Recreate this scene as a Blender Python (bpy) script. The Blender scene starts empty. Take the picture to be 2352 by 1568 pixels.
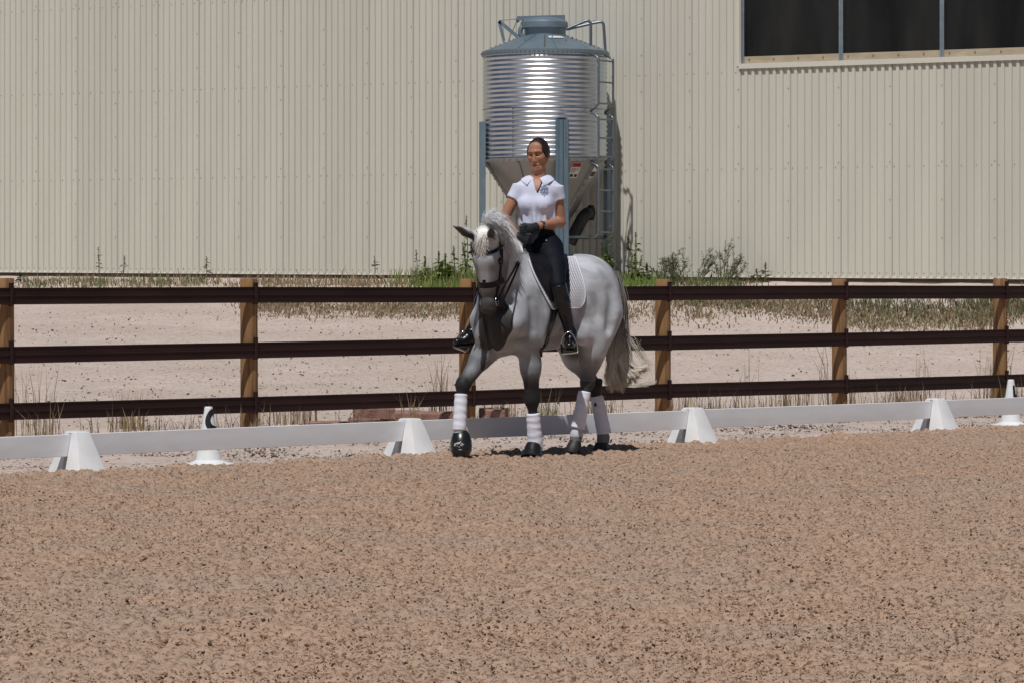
import bpy, math, random
import numpy as np
from mathutils import Vector, Matrix
from mathutils.bvhtree import BVHTree

random.seed(7)
RNG = np.random.default_rng(11)
S = bpy.context.scene
COL = S.collection
PI = math.pi

# ------------------------------------------------------------------ camera, sky, sun
FPX, CX, CY, CAMH = 8000.0, 1176.0, 635.0, 1.5      # measured from the photograph (2352 px wide frame)
cam_d = bpy.data.cameras.new('camera'); cam = bpy.data.objects.new('camera', cam_d); COL.objects.link(cam)
cam.location = (0, 0, CAMH); cam.rotation_euler = (math.radians(90), 0, 0)
cam_d.sensor_width = 36.0; cam_d.lens = FPX / 2352 * 36.0
cam_d.shift_y = -(784 - CY) / 2352
cam_d.clip_start = 0.1; cam_d.clip_end = 1000
S.camera = cam

SUN_EL, SUN_AZ = math.radians(62.0), math.radians(17.0)     # azimuth: to the left of straight behind the camera
sun_dir = Vector((-math.sin(SUN_AZ) * math.cos(SUN_EL), -math.cos(SUN_AZ) * math.cos(SUN_EL), math.sin(SUN_EL)))
w = bpy.data.worlds.new('World'); S.world = w; w.use_nodes = True
wn = w.node_tree.nodes; wl = w.node_tree.links
bg = wn['Background']; sky = wn.new('ShaderNodeTexSky')
sky.sky_type = 'NISHITA'; sky.sun_disc = False
sky.sun_elevation = SUN_EL; sky.sun_rotation = math.atan2(sun_dir.x, sun_dir.y)
sky.altitude = 1800; sky.dust_density = 0.6
wl.new(sky.outputs[0], bg.inputs[0]); bg.inputs[1].default_value = 0.05
sl = bpy.data.lights.new('sun', 'SUN'); sun = bpy.data.objects.new('sun', sl); COL.objects.link(sun)
sl.energy = 4.6; sl.angle = math.radians(0.53); sl.color = (1.0, 0.97, 0.925)
sun.rotation_euler = sun_dir.to_track_quat('Z', 'Y').to_euler()
S.view_settings.view_transform = 'Standard'; S.view_settings.look = 'None'
S.view_settings.exposure = -0.48; S.view_settings.gamma = 1.0; S.view_settings.use_curve_mapping = False
S.render.engine = 'CYCLES'
S.cycles.max_bounces = 6

# ------------------------------------------------------------------ helpers: places
def P(x, y, Y):
    """world point seen at photo pixel (x, y) at distance Y"""
    return np.array(((x - CX) / FPX * Y, Y, CAMH - (y - CY) / FPX * Y))
def nrm(v):
    v = np.asarray(v, float); return v / (np.linalg.norm(v) + 1e-12)
def lerp(a, b, t): return a + (b - a) * t
def sstep(a, b, x):
    t = np.clip((x - a) / (b - a), 0, 1); return t * t * (3 - 2 * t)
def hash2(ix, iy, seed):
    h = (ix.astype(np.int64) * 374761393 + iy.astype(np.int64) * 668265263 + seed * 974711) & 0xffffffff
    h = ((h ^ (h >> 13)) * 1274126177) & 0xffffffff
    return ((h ^ (h >> 16)) & 0xffff) / 65535.0
def vnoise(x, y, seed=0):
    ix = np.floor(x); iy = np.floor(y); fx = x - ix; fy = y - iy
    fx = fx * fx * (3 - 2 * fx); fy = fy * fy * (3 - 2 * fy)
    a = hash2(ix, iy, seed); b = hash2(ix + 1, iy, seed); c = hash2(ix, iy + 1, seed); d = hash2(ix + 1, iy + 1, seed)
    return (a + (b - a) * fx) * (1 - fy) + (c + (d - c) * fx) * fy - 0.5
def catmull(pts, n):
    pts = np.asarray(pts, float); m = len(pts)
    if m == 2: return pts[0] + (pts[1] - pts[0]) * np.linspace(0, 1, n)[:, None]
    q = np.vstack([2 * pts[0] - pts[1], pts, 2 * pts[-1] - pts[-2]])
    out = []
    for t in np.linspace(0, m - 1 - 1e-9, n):
        i = int(t); f = t - i
        p0, p1, p2, p3 = q[i], q[i + 1], q[i + 2], q[i + 3]
        out.append(0.5 * ((2 * p1) + (-p0 + p2) * f + (2 * p0 - 5 * p1 + 4 * p2 - p3) * f * f + (-p0 + 3 * p1 - 3 * p2 + p3) * f ** 3))
    return np.array(out)

# ------------------------------------------------------------------ helpers: materials
def srgb(r, g, b):
    f = lambda c: (c / 255 / 12.92) if c / 255 <= 0.04045 else ((c / 255 + 0.055) / 1.055) ** 2.4
    return (f(r), f(g), f(b))
def material(name, col, rough=0.6, metal=0.0, var=0.0, vscale=8.0, vstretch=(1, 1, 1), col2=None, bump=0.0, bscale=60.0,
             bstretch=(1, 1, 1), spec=0.5, attr=None, rand=0.0, coat=0.0, sss=0.0, rvar=0.0, detail=4.0):
    m = bpy.data.materials.new(name); m.use_nodes = True
    nt = m.node_tree; n = nt.nodes; l = nt.links; b = n['Principled BSDF']
    b.inputs['Roughness'].default_value = rough; b.inputs['Metallic'].default_value = metal
    b.inputs['Specular IOR Level'].default_value = spec
    b.inputs['Coat Weight'].default_value = coat; b.inputs['Coat Roughness'].default_value = 0.08
    if sss:
        b.inputs['Subsurface Weight'].default_value = sss; b.inputs['Subsurface Radius'].default_value = (0.012, 0.004, 0.002)
    tc = n.new('ShaderNodeTexCoord')
    out = None
    if attr:
        a = n.new('ShaderNodeAttribute'); a.attribute_name = attr; out = a.outputs['Color']
    base = n.new('ShaderNodeRGB'); base.outputs[0].default_value = (*col, 1)
    cur = out if out else base.outputs[0]
    if var or col2 is not None:
        mp = n.new('ShaderNodeMapping'); mp.inputs['Scale'].default_value = vstretch
        l.new(tc.outputs['Object'], mp.inputs[0])
        t = n.new('ShaderNodeTexNoise'); t.inputs['Scale'].default_value = vscale; t.inputs['Detail'].default_value = detail
        l.new(mp.outputs[0], t.inputs['Vector'])
        if col2 is not None:
            r = n.new('ShaderNodeValToRGB'); r.color_ramp.elements[0].position = 0.38; r.color_ramp.elements[1].position = 0.62
            l.new(t.outputs['Fac'], r.inputs[0])
            mx = n.new('ShaderNodeMix'); mx.data_type = 'RGBA'
            l.new(r.outputs['Color'], mx.inputs['Factor']); l.new(cur, mx.inputs['A']); mx.inputs['B'].default_value = (*col2, 1)
            cur = mx.outputs['Result']
        if var:
            mr = n.new('ShaderNodeMapRange'); mr.inputs['To Min'].default_value = 1 - var; mr.inputs['To Max'].default_value = 1 + var
            mr.inputs['From Min'].default_value = 0.25; mr.inputs['From Max'].default_value = 0.75
            l.new(t.outputs['Fac'], mr.inputs['Value'])
            vm = n.new('ShaderNodeVectorMath'); vm.operation = 'SCALE'
            l.new(cur, vm.inputs[0]); l.new(mr.outputs[0], vm.inputs['Scale']); cur = vm.outputs[0]
        if rvar:
            mr2 = n.new('ShaderNodeMapRange'); mr2.inputs['To Min'].default_value = max(0, rough - rvar); mr2.inputs['To Max'].default_value = rough + rvar
            l.new(t.outputs['Fac'], mr2.inputs['Value']); l.new(mr2.outputs[0], b.inputs['Roughness'])
    if rand:
        oi = n.new('ShaderNodeObjectInfo'); mr = n.new('ShaderNodeMapRange')
        mr.inputs['To Min'].default_value = 1 - rand; mr.inputs['To Max'].default_value = 1 + rand
        l.new(oi.outputs['Random'], mr.inputs['Value'])
        vm = n.new('ShaderNodeVectorMath'); vm.operation = 'SCALE'
        l.new(cur, vm.inputs[0]); l.new(mr.outputs[0], vm.inputs['Scale']); cur = vm.outputs[0]
    l.new(cur, b.inputs['Base Color'])
    if bump:
        mp = n.new('ShaderNodeMapping'); mp.inputs['Scale'].default_value = bstretch
        l.new(tc.outputs['Object'], mp.inputs[0])
        t = n.new('ShaderNodeTexNoise'); t.inputs['Scale'].default_value = bscale; t.inputs['Detail'].default_value = 3
        l.new(mp.outputs[0], t.inputs['Vector'])
        bp = n.new('ShaderNodeBump'); bp.inputs['Strength'].default_value = bump; bp.inputs['Distance'].default_value = 0.01
        l.new(t.outputs['Fac'], bp.inputs['Height']); l.new(bp.outputs[0], b.inputs['Normal'])
    return m

# ------------------------------------------------------------------ helpers: meshes
class MB:
    def __init__(s): s.v = []; s.f = []; s.n = 0; s.c = []
    def add(s, v, f, col=None):
        v = np.asarray(v, float).reshape(-1, 3)
        o = s.n; s.v.append(v); s.n += len(v)
        for q in f: s.f.append(tuple(int(i) + o for i in q))
        s.c.append(np.tile(np.array([*(col or (1, 1, 1)), 1.0]), (len(v), 1)))
    def box(s, c, size, R=None, col=None):
        h = np.asarray(size, float) / 2
        v = np.array([[x, y, z] for x in (-1, 1) for y in (-1, 1) for z in (-1, 1)]) * h
        if R is not None: v = v @ np.asarray(R, float)     # rows of R are the box axes
        s.add(v + np.asarray(c, float), [(0, 1, 3, 2), (4, 6, 7, 5), (0, 4, 5, 1), (2, 3, 7, 6), (0, 2, 6, 4), (1, 5, 7, 3)], col)
    def loft(s, rings, cap=True, col=None):
        rings = np.asarray(rings, float); k, n = rings.shape[:2]
        f = []
        for i in range(k - 1):
            for j in range(n):
                f.append((i * n + j, i * n + (j + 1) % n, (i + 1) * n + (j + 1) % n, (i + 1) * n + j))
        if cap: f.append(tuple(range(n))[::-1]); f.append(tuple((k - 1) * n + j for j in range(n)))
        s.add(rings.reshape(-1, 3), f, col)
    def tube(s, pts, r, n=8, cap=True, col=None, ref=None):
        pts = np.asarray(pts, float); m = len(pts); r = np.broadcast_to(np.asarray(r, float), (m,))
        T = np.gradient(pts, axis=0); T /= np.linalg.norm(T, axis=1)[:, None] + 1e-12
        a = np.array(ref if ref is not None else ((0, 0, 1.0) if abs(T[0][2]) < 0.9 else (1.0, 0, 0)))
        rings = []
        for i in range(m):
            u = a - T[i] * np.dot(a, T[i]); u = nrm(u); a = u; v = np.cross(T[i], u)
            th = np.arange(n) / n * 2 * PI
            rings.append(pts[i] + r[i] * (np.cos(th)[:, None] * u + np.sin(th)[:, None] * v))
        s.loft(rings, cap, col)
    def lathe(s, prof, c=(0, 0, 0), n=32, col=None, capb=True, capt=True, ph=0.0):
        th = np.arange(n) / n * 2 * PI + ph
        rings = [np.stack([np.cos(th) * r, np.sin(th) * r, np.full(n, z)], 1) + np.asarray(c, float) for r, z in prof]
        s.loft(rings, False, col)
        o = s.n - n * len(prof)
        if capb: s.f.append(tuple(o + j for j in range(n))[::-1])
        if capt: s.f.append(tuple(s.n - n + j for j in range(n)))
    def extrude(s, prof, A, B, N, Z, col=None):
        """profile points (n, z) along axes N, Z, swept from A to B"""
        prof = np.asarray(prof, float); A = np.asarray(A, float); B = np.asarray(B, float)
        r = prof[:, :1] * np.asarray(N, float) + prof[:, 1:] * np.asarray(Z, float)
        s.loft([A + r, B + r], True, col)

def mesh_obj(name, v, f, m, parent=None, smooth=False, origin=None, cols=None, attr='tint', kind=None):
    v = np.asarray(v, float).copy()
    if parent is not None: v -= np.array(world_loc(parent))
    elif origin is not None: v -= np.asarray(origin, float)
    me = bpy.data.meshes.new(name)
    if isinstance(f, np.ndarray):
        k = f.shape[1]
        me.vertices.add(len(v)); me.vertices.foreach_set('co', v.astype(np.float32).ravel())
        me.loops.add(f.size); me.loops.foreach_set('vertex_index', f.astype(np.int32).ravel())
        me.polygons.add(len(f)); me.polygons.foreach_set('loop_start', np.arange(0, f.size, k, dtype=np.int32))
        me.update(calc_edges=True)
    else:
        me.from_pydata(v.tolist(), [], f); me.update()
    if cols is not None:
        ca = me.color_attributes.new(attr, 'FLOAT_COLOR', 'POINT')
        ca.data.foreach_set('color', np.asarray(cols, np.float32).ravel())
    if smooth: me.polygons.foreach_set('use_smooth', np.ones(len(me.polygons), bool))
    me.materials.append(m)
    o = bpy.data.objects.new(name, me); COL.objects.link(o)
    if parent is not None: o.parent = parent
    elif origin is not None: o.location = origin
    if kind: o['kind'] = kind
    return o
def world_loc(o):
    p = Vector((0, 0, 0))
    while o is not None: p = p + o.location; o = o.parent
    return p
def build(name, mb, m, parent=None, smooth=False, origin=None, kind=None, cols=False):
    v = np.vstack(mb.v)
    o = mesh_obj(name, v, mb.f, m, parent, smooth, origin, np.vstack(mb.c) if cols else None, kind=kind)
    if smooth == 'auto':
        pass
    return o
def sharp(o, deg=40):
    """smooth shading with hard edges where faces turn sharply"""
    me = o.data
    me.polygons.foreach_set('use_smooth', np.ones(len(me.polygons), bool))
    me.set_sharp_from_angle(angle=math.radians(deg))
    return o
def thing(name, label, cat, loc, group=None):
    o = bpy.data.objects.new(name, None); COL.objects.link(o); o.location = Vector([float(c) for c in loc])
    o.empty_display_size = 0.1
    o['label'] = label; o['category'] = cat
    if group: o['group'] = group
    return o
def tag(o, label, cat, group=None):
    o['label'] = label; o['category'] = cat
    if group: o['group'] = group
    return o
def copy_tree(o, parent=None):
    c = o.copy(); COL.objects.link(c)
    if parent is not None: c.parent = parent
    for ch in list(o.children): copy_tree(ch, c)
    return c
def strands(paths, r0, r1, n=3):
    """N paths of S points -> one mesh of thin tapering hairs"""
    paths = np.asarray(paths, float); N, K = paths.shape[:2]
    T = np.gradient(paths, axis=1); T /= np.linalg.norm(T, axis=2)[..., None] + 1e-12
    ref = np.array((0.37, 0.61, 0.7)); u = np.cross(T, ref); u /= np.linalg.norm(u, axis=2)[..., None] + 1e-12
    v = np.cross(T, u)
    t = np.linspace(0, 1, K)[None, :, None]
    r0 = np.broadcast_to(np.asarray(r0, float), (N,))[:, None, None]
    R = r0 * (1 - t ** 2) + r1 * t ** 2
    rings = [paths + R * (math.cos(a) * u + math.sin(a) * v) for a in np.arange(n) / n * 2 * PI]
    V = np.stack(rings, 2)                         # N,K,n,3
    base = (np.arange(N)[:, None, None] * K + np.arange(K - 1)[None, :, None]) * n
    j = np.arange(n)[None, None, :]; j2 = (j + 1) % n
    F = np.stack([base + j, base + j2, base + n + j2, base + n + j], 3).reshape(-1, 4)
    return V.reshape(-1, 3), F

# ------------------------------------------------------------------ helpers: signed distance fields -> one continuous skin
class Field:
    def __init__(s, lo, hi, h):
        s.lo = np.asarray(lo, float); s.h = h
        s.dim = tuple(int(math.ceil((b - a) / h)) + 1 for a, b in zip(lo, hi))
        s.ax = [(s.lo[i] + np.arange(s.dim[i]) * h).astype(np.float32) for i in range(3)]
        s.F = np.full(s.dim, 1.0, np.float32)
    def _sl(s, lo, hi):
        out = []
        for i in range(3):
            a = max(0, int((lo[i] - s.lo[i]) / s.h)); b = min(s.dim[i], int((hi[i] - s.lo[i]) / s.h) + 2)
            out.append(slice(a, max(a, b)))
        return tuple(out)
    def _grid(s, sl):
        return (s.ax[0][sl[0]][:, None, None], s.ax[1][sl[1]][None, :, None], s.ax[2][sl[2]][None, None, :])
    def _put(s, sl, d, k, op):
        A = s.F[sl]
        if op == 'u':
            if k > 0:
                hh = np.maximum(k - np.abs(A - d), 0) / k; s.F[sl] = np.minimum(A, d) - hh * hh * k * 0.25
            else: s.F[sl] = np.minimum(A, d)
        else:
            d = -d
            hh = np.maximum(k - np.abs(A - d), 0) / max(k, 1e-6); s.F[sl] = np.maximum(A, d) + hh * hh * k * 0.25
    def cone(s, a, b, r1, r2, k=0.03, flat=None, op='u', cap=False):
        """tapered limb from a to b; flat = (direction, factor) squashes it along that direction; cap = flat ends"""
        a = np.asarray(a, float); b = np.asarray(b, float); r = max(r1, r2) + k + 3 * s.h
        sl = s._sl(np.minimum(a, b) - r, np.maximum(a, b) + r)
        x, y, z = s._grid(sl)
        if x.size * y.size * z.size == 0: return
        X, Y, Z = x - np.float32(a[0]), y - np.float32(a[1]), z - np.float32(a[2]); ba = b - a
        if flat is not None:
            n = nrm(flat[0]); g = flat[1] - 1
            dd = X * n[0] + Y * n[1] + Z * n[2]
            X, Y, Z = X + g * dd * n[0], Y + g * dd * n[1], Z + g * dd * n[2]
            ba = ba + g * np.dot(ba, n) * n
        L2 = float(np.dot(ba, ba)) + 1e-9
        tt = (X * ba[0] + Y * ba[1] + Z * ba[2]) / L2
        t = np.clip(tt, 0, 1).astype(np.float32)
        if cap:
            d = np.sqrt((X - tt * ba[0]) ** 2 + (Y - tt * ba[1]) ** 2 + (Z - tt * ba[2]) ** 2) - (r1 + (r2 - r1) * t)
            L = math.sqrt(L2); d = np.maximum(d, np.maximum(-tt * L, (tt - 1) * L))
        else:
            d = np.sqrt((X - t * ba[0]) ** 2 + (Y - t * ba[1]) ** 2 + (Z - t * ba[2]) ** 2) - (r1 + (r2 - r1) * t)
        s._put(sl, d.astype(np.float32), k, op)
    def ball(s, c, r, k=0.03, op='u'): s.cone(c, np.asarray(c, float) + (0, 0, 1e-4), r, r, k, op=op)
    def ell(s, c, rad, R=None, k=0.03, op='u'):
        c = np.asarray(c, float); R = np.eye(3) if R is None else np.asarray(R, float); rad = np.asarray(rad, float)
        e = np.sqrt(((R * rad[:, None]) ** 2).sum(0)) + k + 3 * s.h
        sl = s._sl(c - e, c + e); x, y, z = s._grid(sl)
        if x.size * y.size * z.size == 0: return
        X, Y, Z = x - np.float32(c[0]), y - np.float32(c[1]), z - np.float32(c[2])
        q = [(X * R[i, 0] + Y * R[i, 1] + Z * R[i, 2]) / rad[i] for i in range(3)]
        k0 = np.sqrt(q[0] ** 2 + q[1] ** 2 + q[2] ** 2)
        k1 = np.sqrt((q[0] / rad[0]) ** 2 + (q[1] / rad[1]) ** 2 + (q[2] / rad[2]) ** 2) + 1e-6
        s._put(sl, (k0 * (k0 - 1) / k1).astype(np.float32), k, op)
    def chain(s, pts, rad, k=0.03, flat=None):
        for i in range(len(pts) - 1): s.cone(pts[i], pts[i + 1], rad[i], rad[i + 1], k, flat)
    def cut(s, n, p, keep=-1):
        """remove the side of the plane the normal n points to"""
        n = nrm(n); x, y, z = s._grid((slice(None),) * 3)
        s.F = np.maximum(s.F, ((x - p[0]) * n[0] + (y - p[1]) * n[1] + (z - p[2]) * n[2]).astype(np.float32))
    def mesh(s):
        F = s.F; sg = F < 0
        c = np.zeros(tuple(d - 1 for d in s.dim), np.uint8)
        offs = [(i, j, k) for i in (0, 1) for j in (0, 1) for k in (0, 1)]
        d = c.shape
        for o in offs: c += sg[o[0]:o[0] + d[0], o[1]:o[1] + d[1], o[2]:o[2] + d[2]]
        I = np.argwhere((c > 0) & (c < 8))
        val = np.stack([F[I[:, 0] + o[0], I[:, 1] + o[1], I[:, 2] + o[2]] for o in offs], 1)
        acc = np.zeros((len(I), 3)); cnt = np.zeros(len(I)); oa = np.array(offs, float)
        for a in range(8):
            for b in range(a + 1, 8):
                if abs(oa[a] - oa[b]).sum() != 1: continue
                m = (val[:, a] < 0) != (val[:, b] < 0)
                t = val[m, a] / (val[m, a] - val[m, b])
                acc[m] += oa[a] + t[:, None] * (oa[b] - oa[a]); cnt[m] += 1
        V = s.lo + (I + acc / cnt[:, None]) * s.h
        ids = np.full(d, -1, np.int32); ids[I[:, 0], I[:, 1], I[:, 2]] = np.arange(len(I))
        Q = []
        for ax in range(3):
            u, v = [(1, 2), (2, 0), (0, 1)][ax]
            s1 = [slice(None)] * 3; s2 = [slice(None)] * 3
            s1[ax] = slice(0, -1); s2[ax] = slice(1, None)
            ch = sg[tuple(s1)] != sg[tuple(s2)]
            E = np.argwhere(ch)
            ok = (E[:, u] > 0) & (E[:, v] > 0) & (E[:, u] < s.dim[u] - 1) & (E[:, v] < s.dim[v] - 1)
            E = E[ok]
            def at(du, dv):
                e = E.copy(); e[:, u] += du; e[:, v] += dv; return ids[e[:, 0], e[:, 1], e[:, 2]]
            q = np.stack([at(-1, -1), at(0, -1), at(0, 0), at(-1, 0)], 1)
            inside = sg[E[:, 0], E[:, 1], E[:, 2]]
            q[~inside] = q[~inside][:, ::-1]
            Q.append(q)
        Q = np.vstack(Q); Q = Q[(Q >= 0).all(1)]
        return V, Q
def relax(V, Q, it=2, f=0.5):
    for _ in range(it):
        acc = np.zeros_like(V); cnt = np.zeros(len(V))
        for i in range(4):
            for j in (i - 1, (i + 1) % 4):
                np.add.at(acc, Q[:, i], V[Q[:, j]]); np.add.at(cnt, Q[:, i], 1)
        V = V + f * (acc / np.maximum(cnt, 1)[:, None] - V)
    return V
def vnormals(V, Q):
    n = np.cross(V[Q[:, 2]] - V[Q[:, 0]], V[Q[:, 3]] - V[Q[:, 1]]); out = np.zeros_like(V)
    for i in range(4): np.add.at(out, Q[:, i], n)
    return out / (np.linalg.norm(out, axis=1)[:, None] + 1e-12)
def bvh_of(V, Q): return BVHTree.FromPolygons([tuple(p) for p in V], [tuple(int(i) for i in q) for q in Q])
def snap(bvh, p, off):
    loc, n, i, d = bvh.find_nearest(Vector([float(c) for c in p]))
    if n.dot(Vector([float(c) for c in p]) - loc) < 0 and d > 0.03: pass
    return np.array(loc) + np.array(n) * off, np.array(n)
def cast(bvh, p, d, off):
    loc, n, i, t = bvh.ray_cast(Vector([float(c) for c in p]), Vector([float(c) for c in d]))
    if loc is None: return None, None
    return np.array(loc) + np.array(n) * off, np.array(n)
def strap(mb, pts, nor, wid, thick, closed=False):
    """flat strap: pts follow the surface, nor points out of it"""
    pts = np.asarray(pts, float); nor = np.asarray(nor, float)
    if closed: T = np.roll(pts, -1, 0) - np.roll(pts, 1, 0)
    else: T = np.gradient(pts, axis=0)
    T /= np.linalg.norm(T, axis=1)[:, None] + 1e-12
    B = np.cross(T, nor); B /= np.linalg.norm(B, axis=1)[:, None] + 1e-12
    w2 = np.broadcast_to(np.asarray(wid, float) / 2, (len(pts),))[:, None]
    rings = np.stack([pts - B * w2, pts - B * w2 * 0.9 + nor * thick, pts + B * w2 * 0.9 + nor * thick, pts + B * w2], 1)
    if closed: rings = np.concatenate([rings, rings[:1]])
    mb.loft(rings, not closed)
def smooth_rows(a, it=3, closed=False):
    a = np.asarray(a, float).copy()
    for _ in range(it):
        b = a.copy()
        if closed: a = 0.5 * b + 0.25 * (np.roll(b, 1, 0) + np.roll(b, -1, 0))
        else: a[1:-1] = 0.5 * b[1:-1] + 0.25 * (b[:-2] + b[2:])
    return a
def stroke2d(path, wid, n=5):
    """thick line in (u, v) -> strip vertices and quads, several across so that it can bend round a surface"""
    p = np.asarray(path, float); T = np.gradient(p, axis=0); T /= np.linalg.norm(T, axis=1)[:, None] + 1e-12
    Nn = np.stack([-T[:, 1], T[:, 0]], 1) * wid / 2; k = len(p)
    v = np.concatenate([p + Nn * a for a in np.linspace(1, -1, n)])
    return v, [(j * k + i, j * k + i + 1, (j + 1) * k + i + 1, (j + 1) * k + i) for j in range(n - 1) for i in range(k - 1)]
# ------------------------------------------------------------------ setting: lines measured on the ground
RA, RB = np.array((-3.33, 26.67)), np.array((4.11, 33.80))          # arena rail
RE = (RB - RA) / np.linalg.norm(RB - RA); RN = np.array((RE[1], -RE[0]))
FA, FB = np.array((-4.60, 31.60)), np.array((5.76, 41.10))          # timber fence
FE = (FB - FA) / np.linalg.norm(FB - FA); FN = np.array((FE[1], -FE[0])); FSP = np.linalg.norm(FB - FA) / 5
WA = np.array((6.9, 56.7)); WE = np.array((0.872, -0.489)); WE /= np.linalg.norm(WE); WN = np.array((WE[1], -WE[0]))  # barn wall, faces the arena
if WN[1] > 0: WN = -WN

def ground_z(X, Y):
    X = np.asarray(X, float); Y = np.asarray(Y, float)
    s = -((X - FA[0]) * FN[0] + (Y - FA[1]) * FN[1]) - 0.5
    wd = (X - WA[0]) * WN[0] + (Y - WA[1]) * WN[1]
    q = np.clip(s / np.maximum(s + np.maximum(wd, 0), 1e-3), 0, 1); q = np.where(s <= 0, 0, q)
    tw = np.clip((X - WA[0]) * WE[0] + (Y - WA[1]) * WE[1], -25, 5)
    zw = 1.382 + 0.123 * (1.52 - tw) / 20.56
    z = -0.035 + (zw + 0.035) * (q * 0.75 + 0.25 * sstep(0, 1, q))
    z = z + (0.05 * vnoise(X * 0.5, Y * 0.3, 3) + 0.03 * vnoise(X * 1.7, Y * 1.1, 5)) * sstep(0, 0.12, q) * (1 - sstep(.9, 1, q))
    r = (X - RA[0]) * RN[0] + (Y - RA[1]) * RN[1]
    z = z - 0.05 * sstep(0.3, 1.2, r)          # goes under the arena sand
    return z
def G(x, y):
    """ground point seen at photo pixel (x, y) beyond the rail"""
    Ys = np.arange(26, 75, 0.03); z = CAMH - (y - CY) / FPX * Ys; X = (x - CX) / FPX * Ys
    k = np.argmax(ground_z(X, Ys) >= z)
    if ground_z(X[k], Ys[k]) < z[k]: k = len(Ys) - 1
    return np.array((X[k], Ys[k], ground_z(X[k], Ys[k])))

def ramp_noise(nt, vec, scale, stops, detail=4, rough=0.55, stretch=None):
    n, l = nt.nodes, nt.links
    if stretch:
        mp = n.new('ShaderNodeMapping'); mp.inputs['Scale'].default_value = stretch; l.new(vec, mp.inputs[0]); vec = mp.outputs[0]
    t = n.new('ShaderNodeTexNoise'); t.inputs['Scale'].default_value = scale; t.inputs['Detail'].default_value = detail; t.inputs['Roughness'].default_value = rough
    l.new(vec, t.inputs['Vector'])
    r = n.new('ShaderNodeValToRGB'); els = r.color_ramp.elements
    els[0].position, els[0].color = stops[0][0], (*stops[0][1], 1); els[1].position, els[1].color = stops[1][0], (*stops[1][1], 1)
    for p, c in stops[2:]:
        e = els.new(p); e.color = (*c, 1)
    l.new(t.outputs['Fac'], r.inputs[0]); return r.outputs['Color'], t.outputs['Fac']
def mixc(nt, a, b, fac, mode='MIX'):
    m = nt.nodes.new('ShaderNodeMix'); m.data_type = 'RGBA'; m.blend_type = mode
    nt.links.new(a, m.inputs['A'])
    if isinstance(b, tuple): m.inputs['B'].default_value = (*b, 1)
    else: nt.links.new(b, m.inputs['B'])
    if isinstance(fac, (int, float)): m.inputs['Factor'].default_value = fac
    else: nt.links.new(fac, m.inputs['Factor'])
    return m.outputs['Result']
def ground_material(name, main, alt, patch, dark, rough=0.95, s1=9, s2=42, s3=1.1, bump=0.5):
    m = bpy.data.materials.new(name); m.use_nodes = True; nt = m.node_tree; b = nt.nodes['Principled BSDF']
    b.inputs['Roughness'].default_value = rough; b.inputs['Specular IOR Level'].default_value = 0.15
    tc = nt.nodes.new('ShaderNodeTexCoord'); v = tc.outputs['Object']
    c1, f1 = ramp_noise(nt, v, s1, [(0.35, main), (0.65, alt)], 5)
    c2, f2 = ramp_noise(nt, v, s3, [(0.42, (0, 0, 0)), (0.68, (1, 1, 1))], 4)
    c = mixc(nt, c1, patch, c2)
    c3, f3 = ramp_noise(nt, v, s2, [(0.34, dark), (0.50, (1, 1, 1))], 3, 0.6)
    c = mixc(nt, c, c3, 1.0, 'MULTIPLY')
    nt.links.new(c, b.inputs['Base Color'])
    bp = nt.nodes.new('ShaderNodeBump'); bp.inputs['Strength'].default_value = bump; bp.inputs['Distance'].default_value = 0.02
    nt.links.new(f3, bp.inputs['Height']); nt.links.new(bp.outputs[0], b.inputs['Normal'])
    return m
M_SAND = ground_material('arena sand', (0.405, 0.273, 0.195), (0.475, 0.331, 0.243), (0.405, 0.300, 0.230), (0.40, 0.33, 0.28), s1=12, s2=38, s3=0.8, bump=0.8)
M_DIRT = ground_material('pale dirt', (0.53, 0.44, 0.395), (0.59, 0.495, 0.445), (0.50, 0.41, 0.355), (0.72, 0.68, 0.62), s1=2.2, s2=16, s3=0.5, bump=0.5)

# bare ground, one sheet under everything and out to the horizon
gx = np.concatenate([[-300, -120, -50, -25], np.arange(-14, 14.01, 0.14), [25, 50, 120, 300]])
gy = np.concatenate([[-300, -80, -30, 0, 15], np.arange(24, 68.01, 0.14), [80, 120, 300]])
GX, GY = np.meshgrid(gx, gy, indexing='ij'); GZ = ground_z(GX, GY)
GZ += (0.012 * vnoise(GX * 6, GY * 4, 21) + 0.02 * vnoise(GX * 2.3, GY * 1.6, 22))
nx, ny = GX.shape; idx = np.arange(nx * ny).reshape(nx, ny)
quads = np.stack([idx[:-1, :-1], idx[1:, :-1], idx[1:, 1:], idx[:-1, 1:]], -1).reshape(-1, 4)
o = mesh_obj('ground', np.stack([GX, GY, GZ], -1).reshape(-1, 3), quads, M_DIRT, smooth=True, kind='structure')

# arena sand: rutted, crumbly footing with a loose edge just short of the rail stands
sx = np.concatenate([[-40, -20, -12, -8], np.arange(-5.6, 7.4, 0.0182), [9, 12, 20, 40]])
ys = [-40, -20, 0, 7, 10]; yv = 11.6
while yv < 35.2:
    ys.append(yv); yv += 0.016 + 0.0010 * (yv - 11.6)
sy = np.array(ys + [37, 45])
SX, SY = np.meshgrid(sx, sy, indexing='ij')
SZ = (0.026 * vnoise(SX * 1.3, SY * 0.9, 31) + 0.018 * vnoise(SX * 4.1, SY * 3.0, 32) + 0.016 * vnoise(SX * 10, SY * 8, 33)
      + 0.034 * np.abs(vnoise(SX * 19, SY * 15, 34)) * 2 + 0.026 * vnoise(SX * 38, SY * 28, 35)
      - 0.036 * sstep(0.16, 0.42, vnoise(SX * 17, SY * 13, 36)) + 0.010 * vnoise(SX * 60, SY * 40, 37)) 
r = (SX - RA[0]) * RN[0] + (SY - RA[1]) * RN[1]                      # >0: towards the camera from the rail line
u = (SX - RA[0]) * RE[0] + (SY - RA[1]) * RE[1]
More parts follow.
